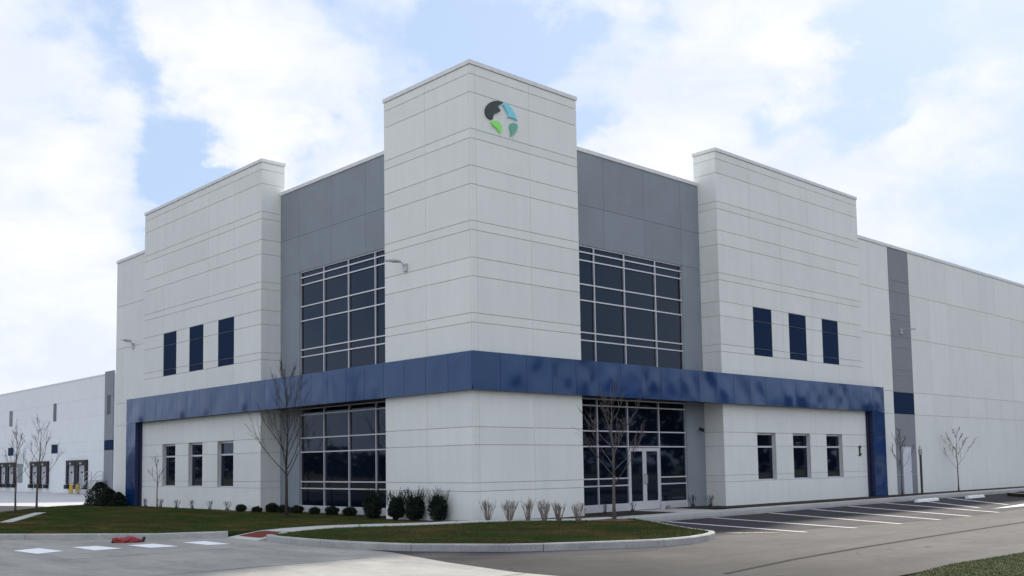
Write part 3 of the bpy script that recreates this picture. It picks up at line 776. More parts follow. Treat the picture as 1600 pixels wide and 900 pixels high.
# dock wall facing the yard
DX = 22.0
mb = MB(); mb.box(DX + .023, DX + .45, ML_END, 170, -1.6, 11.70); dw = mb.build('dock_wall', 'white_core', B)
rows = [-1.6, 3.66, 4.72, 7.45, 9.4, 11.71]
ys = [84.05 + 7.4 * i for i in range(12)]
grid(dw, 'L', [ML_END + .1, 40, 54, 68, 81.75], rows, DX, 'dockwhite', name='precast_panel')
grid(dw, 'L', ys, rows, DX, 'dockwhite', name='precast_panel')
for z0, z1 in zip([-1.6, 3.66, 4.72, 7.45, 9.4], [3.66, 4.72, 7.45, 9.4, 12.05]):
    pnl('blue_panel' if z1 == 4.72 else 'stripe_panel', 'blue' if z1 == 4.72 else 'stripe', dw, 'L', 81.75, 84.05, DX - .12, DX + .05, z0, z1)
for (y0, y1, z0, z1) in ((114.36, 116.51, 3.6, 4.62), (98.3, 100.35, 3.6, 4.64), (130.6, 132.6, 3.6, 4.64)): slab('blue_panel', 'blue', dw, DX - .02, DX + .03, y0, y1, z0, z1)
for (y0, y1, z0, z1, x) in ((115.15, 116.06, 7.5, 9.3, DX), (99.03, 99.75, 7.47, 9.4, DX), (82.6, 83.12, 7.59, 9.38, DX - .12)):
    f = MB(); f.box(x - .05, x + .01, y0 - .08, y0, z0, z1); f.box(x - .05, x + .01, y1, y1 + .08, z0, z1); f.box(x - .05, x + .01, y0, y1, z0 - .08, z0); f.box(x - .05, x + .01, y0, y1, z1, z1 + .08)
    wd = f.build('slit_window', 'darksteel', B); slab('pane', 'glass', wd, x - .03, x - .005, y0, y1, z0, z1)
slab('louvre_panel', 'stripe', dw, DX - .06, DX + .02, 110.6, 112.5, 0.15, 2.5)
mb = MB(); mb.box(DX - .03, DX + .5, 84.05, 170, 11.715, 11.86); mb.build('parapet_cap', 'cap', B)
def dock(y0):
    w = 3.05
    f = MB(); x0, x1 = DX - .22, DX - .005
    f.box(x0, x1, y0, y0 + .55, 0.0, 2.72); f.box(x0, x1, y0 + w - .55, y0 + w, 0.0, 2.72); f.box(x0 - .01, x1, y0 + .55, y0 + w - .55, 2.15, 2.715)
    sh = f.build('dock_shelter', 'black', B)
    for i in range(4): slab('door_section', 'dockdoor', sh, DX - .06, DX - .004, y0 + .55, y0 + w - .55, 0.02 + i * .535, 0.545 + i * .535)
    slab('door_light', 'doorwhite', sh, DX - .075, DX - .06, y0 + .62, y0 + 1.2, 0.25, 1.35)
    slab('pane', 'glass', sh, DX - .075, DX - .06, y0 + 1.35, y0 + 1.8, 1.25, 1.45)
    for q in (0.1, w - .75): slab('bumper', 'black', sh, DX - .45, DX - .004, y0 + q, y0 + q + .65, -0.5, -0.03)
    slab('shelter_lamp', 'lampgrey', sh, x0 - .1, x0, y0 + w / 2 - .2, y0 + w / 2 + .2, 2.25, 2.45)
for y0 in (88.75, 91.9, 101.0, 104.2, 113.2, 116.4, 125.4, 128.6): dock(y0)

# things fixed to the walls
def wall_light(base, tip, s):
    bx_, by_, bz_ = base; tx, ty, tz = tip
    b_ = MB(); r_ = 0.09
    if s == 'L': b_.box(bx_ - .06, bx_, by_ - r_, by_ + r_, bz_ - .12, bz_ + .12)
    else: b_.box(bx_ - r_, bx_ + r_, by_ - .06, by_, bz_ - .12, bz_ + .12)
    st = Vector(base); en = Vector(tip); mid = st.lerp(en, 0.25); mid.z = st.z + (en.z - st.z) * 0.6 + .05
    b_.tube([st, mid, st.lerp(en, .62) + Vector((0, 0, .03)), en], [.028, .024, .02, .018], 8)
    wl_ = b_.build('wall_light', 'lampgrey', B)
    h_ = MB(); t = (en - st); t.z = 0; t.normalize(); n = Vector((-t.y, t.x, 0))
    a = en - t * .46; q = en + t * .04; en = en - t * .2
    vs = []
    for p, w_, zt, zb in ((a, .04, .03, -.015), (en, .10, .035, -.02), (q, .08, .01, -.02)):
        for sg in (-1, 1):
            for zz in (zb, zt): v = p + n * w_ * sg; vs.append((v.x, v.y, v.z + zz))
    h_.add(vs, [(0, 1, 3, 2), (8, 10, 11, 9), (0, 4, 5, 1), (4, 8, 9, 5), (2, 3, 7, 6), (6, 7, 11, 10), (1, 5, 7, 3), (5, 9, 11, 7), (0, 2, 6, 4), (4, 6, 10, 8)])
    h_.build('lamp_head', 'lampgrey', wl_)
wall_light((0.0, 3.14, 7.80), (-0.62, 3.35, 7.99), 'L')
wall_light((MD, 24.55, 7.42), (-0.45, 24.45, 7.66), 'L')
wall_light((27.80, MD, 7.70), (27.95, -0.50, 7.76), 'R')
b_ = MB(); b_.box(12.30, 12.40, REC - .05, REC, 2.72, 2.84); b_.tube([(12.35, REC - .05, 2.78), (12.33, REC - .16, 2.76)], 0.03, 6); b_.tube([(12.36, REC - .14, 2.75), (12.20, REC - .24, 2.71)], 0.055, 8)
b_.build('security_camera', 'black', B)
b_ = MB(); b_.tube([(23.1, WD, 2.10), (23.1, WD - .07, 2.10)], 0.065, 10); b_.box(23.07, 23.13, WD - .05, WD, 1.80, 2.05); b_.tube([(23.1, WD - .01, 1.80), (23.1, WD - .09, 1.76)], 0.05, 8); b_.box(23.01, 23.19, WD - .03, WD, 1.70, 1.74)
b_.build('alarm_bell', 'darksteel', B)
EMB = {'emb_dark': [(0.588, 12.16), (0.6, 12.215), (0.63, 12.29), (0.709, 12.387), (0.78, 12.452), (0.855, 12.501), (0.935, 12.54), (1.015, 12.564), (1.11, 12.585), (1.202, 12.592), (1.275, 12.588), (1.341, 12.575), (1.227, 12.512), (1.15, 12.466), (1.112, 12.425), (1.115, 12.385), (1.165, 12.345), (1.218, 12.315), (1.182, 12.27), (1.061, 12.202), (0.985, 12.16), (0.93, 12.115), (0.888, 12.045), (0.89, 11.963), (0.818, 11.937), (0.735, 11.955), (0.66, 11.99), (0.615, 12.045), (0.593, 12.1)],
       'emb_cyan': [(1.34, 12.519), (1.403, 12.585), (1.45, 12.592), (1.53, 12.57), (1.606, 12.535), (1.665, 12.5), (1.723, 12.45), (1.807, 12.36), (1.86, 12.27), (1.90, 12.21), (1.925, 12.15), (1.86, 12.175), (1.75, 12.192), (1.598, 12.193), (1.517, 12.182), (1.53, 12.22), (1.53, 12.28), (1.466, 12.368), (1.39, 12.44)],
       'emb_lime': [(0.83, 11.84), (0.86, 11.885), (0.92, 11.92), (1.003, 11.945), (1.07, 11.952), (1.135, 11.942), (1.2, 11.905), (1.24, 11.85), (1.256, 11.78), (1.25, 11.70), (1.225, 11.635), (1.169, 11.598), (1.145, 11.635), (1.105, 11.68), (1.04, 11.722), (0.92, 11.762), (0.87, 11.80)],
       'emb_teal': [(1.606, 11.937), (1.63, 11.985), (1.69, 12.025), (1.759, 12.045), (1.83, 12.048), (1.89, 12.038), (1.923, 12.01), (1.92, 11.95), (1.9, 11.88), (1.855, 11.79), (1.79, 11.71), (1.70, 11.64), (1.613, 11.599), (1.64, 11.66), (1.64, 11.73), (1.618, 11.80), (1.603, 11.87)]}
em = link('emblem', None, B, Vector((1.25, 0, 12.1)) - wloc(B))
for mk, poly in EMB.items():
    b_ = MB(); b_.prism(poly, 'y', -0.055, 0.0005)
    b_.build('emblem_piece', mk, em)

# ================================================================== vegetation
def grow(rng, H, clear, spread, r0, nmain, lift=0.75, fork=4, twig=3, lean=0.0, minr=0.0055, kb=.40):
    """returns (trunk MB, crown MB) of a leafless tree standing at the origin"""
    tr, cr_ = MB(), MB()
    n = 9; lead = []
    for i in range(n + 1):
        t = i / n
        lead.append(Vector((lean * t * t + rng.uniform(-.012, .012) * H * t, rng.uniform(-.012, .012) * H * t, H * t)))
    rad = [max(minr, r0 * (1 - t / n) ** 0.85) for t in range(n + 1)]
    rad[0] *= 1.35
    cut = max(2, int(n * (clear / H + 0.12)))
    tr.tube(lead[:cut + 1], rad[:cut + 1], 8); cr_.tube(lead[cut:], rad[cut:], 6)
    def at(h):
        t = h / H * n; i = min(n - 1, int(t)); return lead[i].lerp(lead[i + 1], t - i), rad[i]
    def branch(p, az, el, L, r, depth):
        seg = 5 if depth < 2 else 3
        pts = [Vector(p)]; a, e = az, el
        for k_ in range(seg):
            e = min(R(86), e + (R(90) - e) * (0.10 if depth == 0 else 0.05) + rng.uniform(-.10, .10)); a += rng.uniform(-.16, .16)
            pts.append(pts[-1] + Vector((math.cos(a) * math.cos(e), math.sin(a) * math.cos(e), math.sin(e))) * (L / seg))
        rr = [max(minr * (1.0 if depth < 2 else .8), r * (1 - k_ / (seg + .6))) for k_ in range(seg + 1)]
        cr_.tube(pts, rr, 5 if depth == 0 else 4, cap=False)
        if depth >= 2: return
        for k_ in range(fork if depth == 0 else twig):
            t = rng.uniform(0.25, 0.95) * seg; i = min(seg - 1, int(t)); q = pts[i].lerp(pts[i + 1], t - i)
            branch(q, a + rng.choice((-1, 1)) * rng.uniform(.35, .9), max(R(12), e + rng.uniform(-.45, .25)), L * rng.uniform(.32, .55), rr[i] * .62, depth + 1)
    az = rng.uniform(0, 6)
    for i in range(nmain):
        t = i / max(1, nmain - 1); h = clear + (H * 0.86 - clear) * (t ** 1.15)
        p, rp = at(h); az += 2.4 + rng.uniform(-.3, .3)
        L = spread * (1.15 - 0.72 * t) * rng.uniform(.85, 1.15)
        branch(p, az, lift * R(90) * (0.60 + 0.32 * t) + rng.uniform(-.1, .1), L, max(minr * 1.4, rp * kb), 0)
    return tr, cr_
def bare_tree(seed, x, y, z, mk, label, group, leaves=0, **kw):
    rng_ = random.Random(seed)
    t, c_ = grow(rng_, **kw)
    root = empty('bare_tree', (x, y, z), label, 'tree', group)
    for mb_, nm in ((t, 'trunk'), (c_, 'crown')):
        mb_.v = [(a + x, b + y, d + z) for a, b, d in mb_.v]
        mb_.build(nm, mk, root, origin=(x, y, z), smooth=True, recalc=False)
    if leaves:
        lf = MB(); pool = c_.v
        for _ in range(leaves):
            p = Vector(rng_.choice(pool)); u = Vector((rng_.uniform(-1, 1), rng_.uniform(-1, 1), rng_.uniform(-1, 1))).normalized(); w = u.orthogonal().normalized()
            sz = rng_.uniform(.025, .055); lf.add([p - u * sz, p + w * sz * .5, p + u * sz, p - w * sz * .5], [(0, 1, 2, 3)])
        lf.build('leaves', 'dead', root, origin=(x, y, z), recalc=False)
    return root
TG = 'young bare trees round the building'
bare_tree(5, -1.52, 7.82, lawn_z(-1.52, 7.82) - .02, 'bark', 'tallest dark bare tree, on the lawn before the left grey recess', TG, H=5.2, clear=1.35, spread=1.75, r0=0.056, nmain=20, lift=0.86, fork=6, twig=4, minr=.0036)
bare_tree(8, 2.83, -2.82, lawn_z(2.83, -2.82), 'bark2', 'reddish bare tree in a mulch ring before the glass entrance', TG, H=3.95, clear=1.05, spread=1.5, r0=0.052, nmain=15, lift=0.60, fork=5, twig=4, minr=.0040)
bare_tree(12, -1.02, 19.1, lawn_z(-1.02, 19.1), 'bark3', 'small thin bare sapling in front of the left row of windows', TG, H=2.35, clear=0.9, spread=.62, r0=0.030, nmain=8, lift=0.7, fork=3, twig=2)
bare_tree(21, -6.30, 20.3, lawn_z(-6.3, 20.3) - .05, 'bark3', 'bare tree nearest the left picture edge, beside the pale path', TG, H=3.55, clear=1.1, spread=1.2, r0=0.042, nmain=10, minr=.004, lift=0.75, fork=4, twig=3)
bare_tree(31, -5.35, 20.75, lawn_z(-5.35, 20.75) - .05, 'bark3', 'wide bare tree at the end of the pale path, before the loading docks', TG, H=3.75, clear=1.1, spread=1.45, r0=0.046, nmain=11, minr=.004, lift=0.72, fork=4, twig=3, lean=.2)
bare_tree(41, 25.84, -0.50, -0.14, 'bark3', 'small tree with a few brown leaves before the grey stripe and white door', TG, leaves=70, H=3.0, clear=1.1, spread=.95, r0=0.035, nmain=9, lift=0.75, fork=3, twig=2)
bare_tree(47, 32.15, -0.45, -0.14, 'bark3', 'small tree with brown leaves standing alone before the long plain right wall', TG, leaves=110, H=3.2, clear=1.15, spread=1.1, r0=0.035, nmain=9, lift=0.66, fork=3, twig=2)
# mulch rings
for (x, y, r_, mk) in ((2.83, -2.82, 0.62, 'redmulch'), (-1.52, 7.82, 0.42, 'mulch')):
    sheet('mulch_ring', mk, [(x + r_ * math.cos(a) * (1 + .12 * math.sin(3 * a)), y + r_ * math.sin(a) * (1 + .1 * math.cos(2 * a))) for a in np.linspace(0, 6.283, 22)[:-1]],
          lambda px, py, x=x, y=y, r_=r_: lawn_z(px, py) + .07 * max(0, 1 - math.hypot(px - x, py - y) / r_), 0.03, step=0.25, parent=lawn)

def leaf_cloud(rng_, n, shape, size, up=0.0):
    """small leaf quads; shape(rng) -> point"""
    b_ = MB()
    for _ in range(n):
        p = shape(rng_)
        u = Vector((rng_.gauss(0, 1), rng_.gauss(0, 1), rng_.gauss(0, 1) + up)).normalized(); w = u.orthogonal().normalized()
        w.rotate(Matrix.Rotation(rng_.uniform(0, 6.28), 3, u)); s_ = size * rng_.uniform(.6, 1.3)
        b_.add([p - u * s_, p + w * s_ * .45, p + u * s_, p - w * s_ * .45], [(0, 1, 2, 3)])
    return b_
def ell(rx, rz, zc, lump=0.12, ph=0.0):
    def f(r_):
        d = Vector((r_.gauss(0, 1), r_.gauss(0, 1), r_.gauss(0, 1))).normalized()
        k_ = r_.random() ** 0.22 * (1 + lump * math.sin(5 * d.x + 4 * d.y + 3 * d.z + ph))
        p = Vector((d.x * rx * k_, d.y * rx * k_, zc + d.z * rz * k_)); p.z = max(p.z, 0.01); return p
    return f
def shrub(name, cl, stem, mk, x, y, z, label, cat, group, mk_stem='bark'):
    root = empty(name, (0, 0, 0), label, cat, group)
    cl.build('foliage', mk, root, origin=(0, 0, 0), recalc=False)
    stem.build('stem', mk_stem, root, origin=(0, 0, 0), recalc=False)
    root.location = (x, y, z); return root
def stems(rng_, n, h, sp, r_):
    b_ = MB()
    for _ in range(n):
        a = rng_.uniform(0, 6.28); b_.tube([(0, 0, -.03), (math.cos(a) * sp * .4, math.sin(a) * sp * .4, h * .5), (math.cos(a) * sp, math.sin(a) * sp, h)], [r_, r_ * .8, r_ * .4], 5)
    return b_
# clipped round shrubs, left
RB = [(376.5, -0.3, 13.19, .95, 'round clipped shrub standing apart left of the left wing corner'), (401, -0.3, 11.99, .9, 'low round shrub at the corner of the left wing'),
      (423.6, 0.0, 11.4, 1.15, 'wide round shrub against the left wing return'), (446, 0.2, 10.9, 1.1, 'round shrub right behind the tall bare tree trunk'),
      (470, 0.2, 9.95, 1.12, 'round shrub at the left end of the tall window wall'), (496, 0.2, 8.8, .92, 'low round shrub below the first window bay from the left'),
      (524, 0.2, 7.7, 1.1, 'round shrub below the second window bay from the left'), (555, 0.2, 6.62, 1.15, 'flat round shrub next to the leftmost spiky bush')]
proto = None
for i, (px, x, y, s_, lab) in enumerate(RB):
    # keep the pixel: slide along the sight line to just off the wall
    if proto is None:
        rr = random.Random(3); proto = shrub('round_shrub', leaf_cloud(rr, 2600, ell(.22, .15, .15), .022), stems(rr, 6, .15, .08, .008), 'boxwood', 0, 0, 0, lab, 'shrub', 'clipped shrubs in a row along the left wall'); o = proto
    else: o = copy_tree(proto)
    o['label'] = lab; o.location = (x, y, lawn_z(x, y) - .01); o.rotation_euler.z = i * 1.3; o.scale = (s_, s_, s_ * random.Random(i).uniform(.9, 1.1))
# dark spiky evergreens at the tower
def spiky(seed):
    rr = random.Random(seed); b_ = leaf_cloud(rr, 3600, ell(.27, .36, .38, .18, seed), .036, 1.2)
    for _ in range(95):
        a = rr.uniform(0, 6.28); q = rr.random() ** .6 * .27; p = Vector((math.cos(a) * q, math.sin(a) * q, rr.uniform(.35, .72)))
        d = Vector((math.cos(a) * rr.uniform(.1, .8), math.sin(a) * rr.uniform(.1, .8), 1)).normalized(); L = rr.uniform(.16, .42)
        pts = [p, p + d * L * .5, p + d * L + Vector((0, 0, .03))]
        b_.tube(pts, [.007, .005, .002], 4, cap=False)
        for _k in range(9):
            t = rr.random(); c_ = pts[0].lerp(pts[2], t); u = (d + Vector((rr.uniform(-.8, .8), rr.uniform(-.8, .8), .2))).normalized(); w = u.orthogonal().normalized() * .008; e = c_ + u * .06
            b_.add([c_ - w, e, c_ + w], [(0, 1, 2)])
    return b_, stems(rr, 7, .4, .2, .014)
SB = [(-0.05, 4.95, 1.05, 'dark spiky evergreen bush in front of the glass edge'), (-0.30, 3.33, .95, 'dark spiky evergreen bush, left of the two that touch'),
      (-0.30, 2.42, 1.0, 'dark spiky evergreen bush, right of the two that touch'), (-0.32, 1.28, 1.0, 'dark spiky evergreen bush nearest the tower corner, with one tall shoot')]
pr = []
for i, (x, y, s_, lab) in enumerate(SB):
    if i < 2:
        b_, st_ = spiky(40 + i); o = shrub('spiky_bush', b_, st_, 'yew', 0, 0, 0, lab, 'bush', 'dark bushes below the tower'); pr.append(o)
    else: o = copy_tree(pr[i % 2])
    o['label'] = lab; o.location = (x, y, lawn_z(x, y) - .02); o.rotation_euler.z = i * 2.1; o.scale = (s_, s_, s_)
# leafless twig bushes
def twigs(seed, n, h, sp, r_):
    rr = random.Random(seed); b_ = MB(); base = MB()
    for i in range(n):
        a = rr.uniform(0, 6.28); q = rr.random() ** .7 * sp; hh = h * rr.uniform(.7, 1.05)
        p0 = Vector((math.cos(a) * .05, math.sin(a) * .05, -.02)); p1 = Vector((math.cos(a) * q * .55, math.sin(a) * q * .55, hh * .5)); p2 = Vector((math.cos(a) * q + rr.uniform(-.03, .03), math.sin(a) * q + rr.uniform(-.03, .03), hh))
        b_.tube([p0, p1, p2], [r_, r_ * .75, r_ * .4], 4, cap=False)
        for k_ in range(4):
            t = rr.uniform(.1, .9); c_ = p1.lerp(p2, t); d = Vector((rr.uniform(-.6, .6), rr.uniform(-.6, .6), 1)).normalized()
            b_.tube([c_, c_ + d * h * rr.uniform(.12, .28)], [r_ * .55, r_ * .3], 3, cap=False)
    for k_ in range(5):
        a = k_ * 1.26; base.tube([(math.cos(a) * .03, math.sin(a) * .03, -.03), (math.cos(a) * .06, math.sin(a) * .06, .10)], [.014, .010], 5)
    return b_, base
def twig_bush(proto_, seed, n, h, sp, r_, mk, label, group):
    b_, base = twigs(seed, n, h, sp, r_)
    root = empty('twig_bush', (0, 0, 0), label, 'bush', group)
    b_.build('branches', mk, root, origin=(0, 0, 0), recalc=False); base.build('stem', mk, root, origin=(0, 0, 0), recalc=False)
    return root
TB = [(-0.20, -0.78, 'wide bare twig bush nearest the tower corner'), (0.14, -1.30, 'second bare twig bush from the tower corner, reddish at its foot'), (0.48, -1.68, 'thin bare twig bush, third from the tower corner'),
      (0.66, -2.15, 'bare twig bush, fourth from the tower corner'), (1.02, -2.36, 'bare twig bush, fifth from the tower corner'), (1.45, -2.68, 'bare twig bush nearest the glass entrance side of its row')]
pr = []
for i, (x, y, lab) in enumerate(TB):
    if i < 2: o = twig_bush(None, 60 + i, 32, .56, .27, .0075, 'twig', lab, 'bare twig bushes along the path by the tower'); pr.append(o)
    else: o = copy_tree(pr[i % 2])
    o['label'] = lab; o.location = (x, y, lawn_z(x, y)); o.rotation_euler.z = i * 1.7; sx = (1.0, 1.1, .82, .9, .95, .9)[i]; o.scale = (sx, sx, (1.0, .98, 1.05, 1.02, .95, .95)[i])
TL = [(-0.32, 21.87, 'first dark twig bush from the left blue column'), (-0.32, 20.33, 'second dark twig bush from the left blue column, right of the sapling'), (-0.32, 18.75, 'third dark twig bush from the left blue column'),
      (-0.32, 17.26, 'dark twig bush below the gap after the first left window'), (-0.32, 15.7, 'dark twig bush between the second and third left window'), (-0.30, 14.31, 'dark twig bush below the third left window')]
p3 = None
for i, (x, y, lab) in enumerate(TL):
    if p3 is None: p3 = twig_bush(None, 71, 14, .38, .2, .007, 'twig_dark', lab, 'small twig bushes along the left wing'); o = p3
    else: o = copy_tree(p3)
    o['label'] = lab; o.location = (x, y, lawn_z(x, y)); o.rotation_euler.z = i * 2.2
TRB = [(11.09, 0.45, -.13, 'dark twig bush below the camera on the grey recess wall'), (11.3, -0.15, -.13, 'dark twig bush at the corner of the right wing'),
       (6.06, 0.35, -.135, 'small twig bush below the glass left of the entrance tree trunk'), (7.61, 0.45, -.135, 'small twig bush beside the left leaf of the entrance doors')]
for i, (x, y, z, lab) in enumerate(TRB):
    o = copy_tree(p3); o['label'] = lab; o['group'] = 'twig bushes in the entrance recess'; o.location = (x, y, z); o.rotation_euler.z = i * 1.1 + .5
    o.scale = (1.1, 1.1, 1.15) if i < 2 else (.8, .8, .8)
# evergreens by the left column
def cone(rx, h, ph):
    def f(r_):
        t = r_.random() ** 1.2; a = r_.uniform(0, 6.28); q = rx * (1 - t) ** .5 * (r_.random() ** .35) * (1 + .2 * math.sin(3 * a + 9 * t + ph))
        return Vector((math.cos(a) * q, math.sin(a) * q, .02 + h * t))
    return f
for (x, y, rx, h, lab, sd) in ((-0.70, 26.2, .80, 1.12, 'tallest dark rounded evergreen by the left blue column', 1), (-0.75, 25.0, .62, .82, 'low dark evergreen between the tallest one and the small one', 2), (-0.70, 23.95, .42, .66, 'small dark evergreen touching the left blue column', 3)):
    rr = random.Random(80 + sd)
    shrub('evergreen_shrub', leaf_cloud(rr, 4200, cone(rx, h, sd), .045, .8), stems(rr, 4, h * .7, .05, .02), 'spruce', x, y, lawn_z(x, y) - .02, lab, 'evergreen', 'evergreens by the left column')

# grass blades on the lawn and the verge
def inside(P, poly):
    x, y = P[:, 0], P[:, 1]; r_ = np.zeros(len(P), bool); n = len(poly); j = n - 1
    for i in range(n):
        xi, yi = poly[i]; xj, yj = poly[j]
        c_ = ((yi > y) != (yj > y)) & (x < (xj - xi) * (y - yi) / (yj - yi + 1e-12) + xi); r_ ^= c_; j = i
    return r_
def blades(name, poly, zf, n, hmin, hmax, avoid, seed):
    rs = np.random.RandomState(seed); P = np.array(poly)
    lo, hi = P.min(0), P.max(0); Q = rs.uniform(lo, hi, (int(n * 3), 2)); Q = Q[inside(Q, poly)]
    for av in avoid: Q = Q[~inside(Q, av)]
    Q = Q[:n]; k_ = len(Q)
    z = np.array([zf(a, b) for a, b in Q])
    h = rs.uniform(hmin, hmax, k_); a = rs.uniform(0, 6.28, k_); w = rs.uniform(.004, .009, k_); ln = rs.uniform(0, .6, k_) * h; la = rs.uniform(0, 6.28, k_)
    V = np.zeros((k_, 3, 3)); base = np.stack([Q[:, 0], Q[:, 1], z - .005], 1)
    dx = np.stack([np.cos(a) * w, np.sin(a) * w, 0 * a], 1)
    V[:, 0] = base - dx; V[:, 1] = base + dx; V[:, 2] = base + np.stack([np.cos(la) * ln, np.sin(la) * ln, h], 1)
    me = bpy.data.meshes.new(name); me.vertices.add(k_ * 3); me.vertices.foreach_set('co', V.ravel())
    me.loops.add(k_ * 3); me.loops.foreach_set('vertex_index', np.arange(k_ * 3)); me.polygons.add(k_); me.polygons.foreach_set('loop_start', np.arange(k_) * 3); me.polygons.foreach_set('loop_total', np.full(k_, 3))
    me.update(calc_edges=True); me.validate(); me.materials.append(M['grass'])
    return tag(link(name, me), kind='stuff')
pathpoly = offs(ctr, 0.60) + offs(ctr, -0.60)[::-1]
ramp_poly = [(-5.3, 1.0), (-5.3, 2.5), (-6.5, 2.8), (-6.5, 0.95)]
ring = [(2.83 + .5 * math.cos(a), -2.82 + .5 * math.sin(a)) for a in np.linspace(0, 6.28, 12)[:-1]]
ISLE = [(-6.2, .9)] + KERB_ISLE[1:] + [(4.9, -1.2), (0.5, -0.7), (-0.7, -0.1), (-1.2, .9), (-2.4, 2.6), (-4, 2.8)]
k0 = [(p[0] + .14, p[1] + .10) for p in KERB_ISLE]
tower_bed = [(-0.55, 5.6), (-0.62, -0.15), (-0.2, -0.62), (1.6, -0.72), (5.0, -0.95), (5.0, 1.2), (0.3, 1.2), (0.3, 5.6)]
bld = [(0.0, 0.0), (5, 0), (5, 2), (1.2, 4.3), (1.2, 12.4), (0.1, 12.4), (0.1, 30), (3, 30), (9, 0)]
side_poly = [(-8.95 + .48 * 0, 13.7), (-8.95 + .48 * 7, 13.7 + .98 * 7), (-8.35 + .48 * 7, 13.4 + .98 * 7), (-8.35, 13.4)]
def shrink(poly, d):
    c_ = offs(poly + [poly[0]], d)[:-1]; return c_
LG = shrink(LAWN, 0.075)
blades('grass', LG, lawn_z, 260000, .025, .060, [pathpoly, ramp_poly, ring, tower_bed, bld, side_poly], 1)
blades('grass', shrink(CORNER, 0.03), lambda x, y: -0.24, 220000, .010, .026, [], 2)

# ================================================================== small things
def wheel_stop(x0, y0, x1, y1, lab):
    a, b = Vector((x0, y0)), Vector((x1, y1)); L = (b - a).length; root = empty('wheel_stop', ((x0 + x1) / 2, (y0 + y1) / 2, -0.296), lab, 'wheel stop', 'white wheel stops')
    mb_ = MB(); h = L / 2
    prof = [(-.09, 0), (.09, 0), (.075, .08), (.045, .125), (-.045, .125), (-.075, .08)]
    o_ = root.location
    vs = [(s_ * (h - (.03 if i > 1 else 0)) + o_.x, p[0] + o_.y, p[1] + o_.z) for s_ in (-1, 1) for i, p in enumerate(prof)]
    mb_.add(vs, [tuple(range(5, -1, -1)), tuple(range(6, 12))] + [(i, (i + 1) % 6, (i + 1) % 6 + 6, i + 6) for i in range(6)])
    mb_.build('block', 'bright', root, origin=o_)
    for q in (-.6, .6):
        p_ = MB(); p_.tube([(o_.x + q * h, o_.y, o_.z + .11), (o_.x + q * h, o_.y, o_.z + .14)], .022, 8); p_.build('anchor_pin', 'steel', root)
    root.rotation_euler.z = math.atan2(b.y - a.y, b.x - a.x)
wheel_stop(22.55, -2.62, 24.75, -2.55, 'longer white wheel stop, nearer the blue column')
wheel_stop(27.4, -2.75, 29.3, -2.72, 'white wheel stop farther right, before the plain long wall')
# dark post in the bed by the right wall
root = empty('marker_post', (27.89, -0.5, -0.15), 'thin dark steel post between the two small leafy trees by the right wall', 'post')
b_ = MB(); b_.tube([(27.89, -.5, -.2), (27.89, -.5, 1.72)], .055, 10); b_.build('pole', 'darksteel', root)
b_ = MB(); b_.tube([(27.89, -.5, 1.72), (27.89, -.5, 1.98)], .085, 10); b_.build('head', 'steel', root)
b_ = MB(); b_.tube([(27.89, -.5, 1.98), (27.89, -.5, 2.16)], [.075, .04], 10); b_.build('cap', 'lampgrey', root)
# bollards at the dock
for i, (x, y, lab) in enumerate(((20.5, 89.52, 'left yellow bollard before the nearest dock doors'), (20.5, 87.63, 'right yellow bollard, beside the dock stairs'))):
    z = road_z(x, y); root = empty('bollard', (x, y, z), lab, 'bollard', 'yellow bollards at the dock')
    b_ = MB(); b_.tube([(x, y, z - .05), (x, y, z + .95), (x, y, z + 1.03)], [.20, .20, .12], 12); b_.build('post', 'yellow', root)
    b_ = MB(); b_.tube([(x, y, z - .05), (x, y, z + .06)], .32, 12); b_.build('base', 'kerb', root)
# metal stairs beside the docks
root = empty('dock_stairs', (20.8, 85.2, road_z(20.8, 85.2)), 'galvanised metal stairs with handrails right of the nearest docks', 'stairs')
zb = road_z(20.8, 85.2)
for x in (20.2, 21.4):
    b_ = MB(); b_.add([(x - .03, 87.2, zb), (x - .03, 86.9, zb), (x - .03, 84.4, zb + 1.25), (x - .03, 84.4, zb + 1.5), (x + .03, 87.2, zb), (x + .03, 86.9, zb), (x + .03, 84.4, zb + 1.25), (x + .03, 84.4, zb + 1.5)],
                      [(0, 1, 2, 3), (7, 6, 5, 4), (0, 4, 5, 1), (1, 5, 6, 2), (2, 6, 7, 3), (3, 7, 4, 0)]); b_.build('stringer', 'steel', root)
    b_ = MB(); b_.tube([(x, 87.1, zb), (x, 87.1, zb + 1.0), (x, 84.4, zb + 2.4), (x, 83.0, zb + 2.4), (x, 83.0, zb)], .03, 6); b_.tube([(x, 87.1, zb + .55), (x, 84.4, zb + 1.95), (x, 83.0, zb + 1.95)], .025, 6); b_.build('handrail', 'steel', root)
for i in range(7): slab('step', 'steel', root, 20.24, 21.36, 86.9 - i * .37 - .3, 86.9 - i * .37, zb + .14 + i * .19, zb + .18 + i * .19)
slab('landing', 'steel', root, 20.24, 21.9, 82.9, 84.4, zb + 1.42, zb + 1.48)
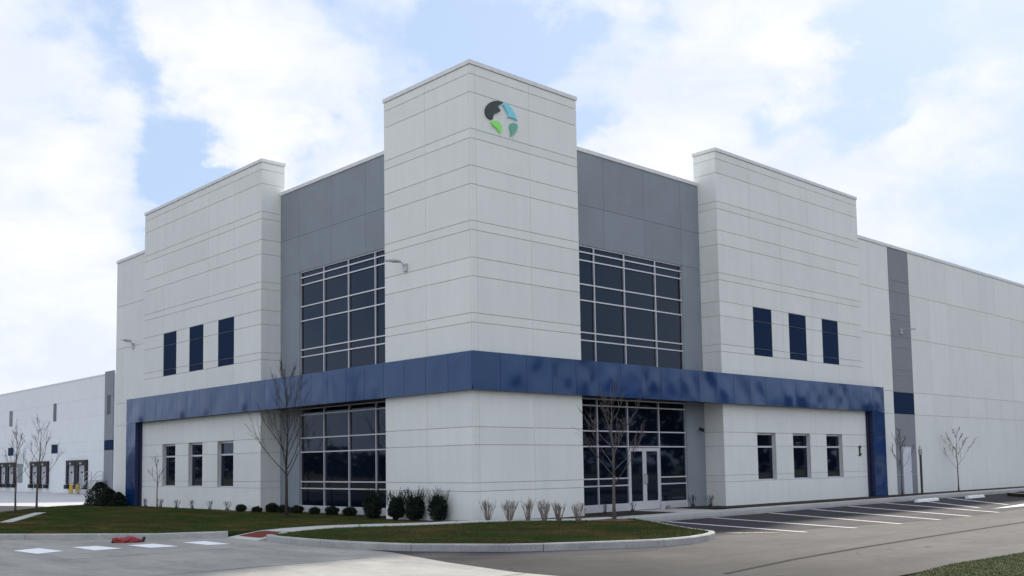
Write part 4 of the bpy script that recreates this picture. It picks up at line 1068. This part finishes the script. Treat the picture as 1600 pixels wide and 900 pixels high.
# red bag in the gutter
rr = random.Random(9); bm = bmesh.new(); bmesh.ops.create_icosphere(bm, subdivisions=4, radius=1.0)
for v in bm.verts:
    c_ = v.co.copy(); n_ = .10 * math.sin(7 * c_.x + 3 * c_.y) + .08 * math.sin(11 * c_.x * c_.y + 5 * c_.z) + .05 * math.sin(17 * c_.y + 9 * c_.x) + .05 * rr.uniform(-1, 1)
    c_ *= 1 + n_; prof = 1.0 - .35 * max(0, c_.x) + .1 * math.sin(4 * c_.x)
    v.co = Vector((c_.x * .37, c_.y * .15, max(0, (c_.z + .45)) * .105 * prof))
me = bpy.data.meshes.new('bag_body'); bm.to_mesh(me); bm.free(); me.materials.append(M['redcloth'])
root = empty('crumpled_bag', (-8.78, 3.32, -0.293), 'crumpled flat red bag lying in the gutter beside the left kerb', 'bag')
o = link('body', me, root); o.rotation_euler.z = math.atan2(3.1 - 3.42, -8.5 + 9.12)
for sx, sz in ((.36, .8), (-.36, .5)):
    b_ = MB(); dx, dy = math.cos(o.rotation_euler.z), math.sin(o.rotation_euler.z)
    cx_, cy_ = -8.78 + dx * sx, 3.32 + dy * sx
    b_.tube([(cx_ - dy * -.06, cy_ + dx * -.06, -.285), (cx_ + dx * .03, cy_ + dy * .03, -.285 + .11 * sz), (cx_ - dy * .07, cy_ + dx * .07, -.28)], [.02, .045 * sz + .01, .02], 6); b_.build('tied_end', 'black', root)
# stone that holds the door
root = empty('door_stone', (9.95, 0.72, -0.145), 'small grey stone on the pavement at the right entrance door', 'stone')
bm = bmesh.new(); bmesh.ops.create_icosphere(bm, subdivisions=2, radius=.1)
for v in bm.verts: v.co *= 1 + rr.uniform(-.15, .15); v.co.z = max(v.co.z * .9 + .06, 0)
me = bpy.data.meshes.new('stone'); bm.to_mesh(me); bm.free(); me.materials.append(M['stone']); link('stone_body', me, root)

# winter woodland far behind the viewpoint, seen in the glass
rs = np.random.RandomState(5)
def woodland(n, cx, cy, L, ang, depth, hh):
    V = []; F = []
    for i in range(n):
        t = rs.uniform(-.5, .5) * L; q = rs.uniform(0, depth)
        x = cx + math.cos(ang) * t - math.sin(ang) * q; y = cy + math.sin(ang) * t + math.cos(ang) * q
        crown = hh * (.7 + .3 * math.sin(t * .11) * math.sin(t * .037 + 1))
        z = rs.uniform(0, 1) ** .7 * crown; s_ = rs.uniform(.5, 1.5)
        u = rs.normal(size=3); u /= np.linalg.norm(u); w = np.cross(u, rs.normal(size=3)); w /= np.linalg.norm(w)
        c_ = np.array((x, y, z - .3)); k_ = len(V)
        V += [c_ - u * s_, c_ + w * s_ * .6, c_ + u * s_, c_ - w * s_ * .6]; F.append((k_, k_ + 1, k_ + 2, k_ + 3))
    me_ = bpy.data.meshes.new('woodland'); me_.from_pydata([tuple(v) for v in V], [], F); me_.materials.append(M['wood'])
    return tag(link('woodland', me_), kind='stuff')
woodland(14000, -150, 130, 420, R(42), 25, 8.5)
woodland(26000, 115, -112, 460, R(42), 25, 17.0)
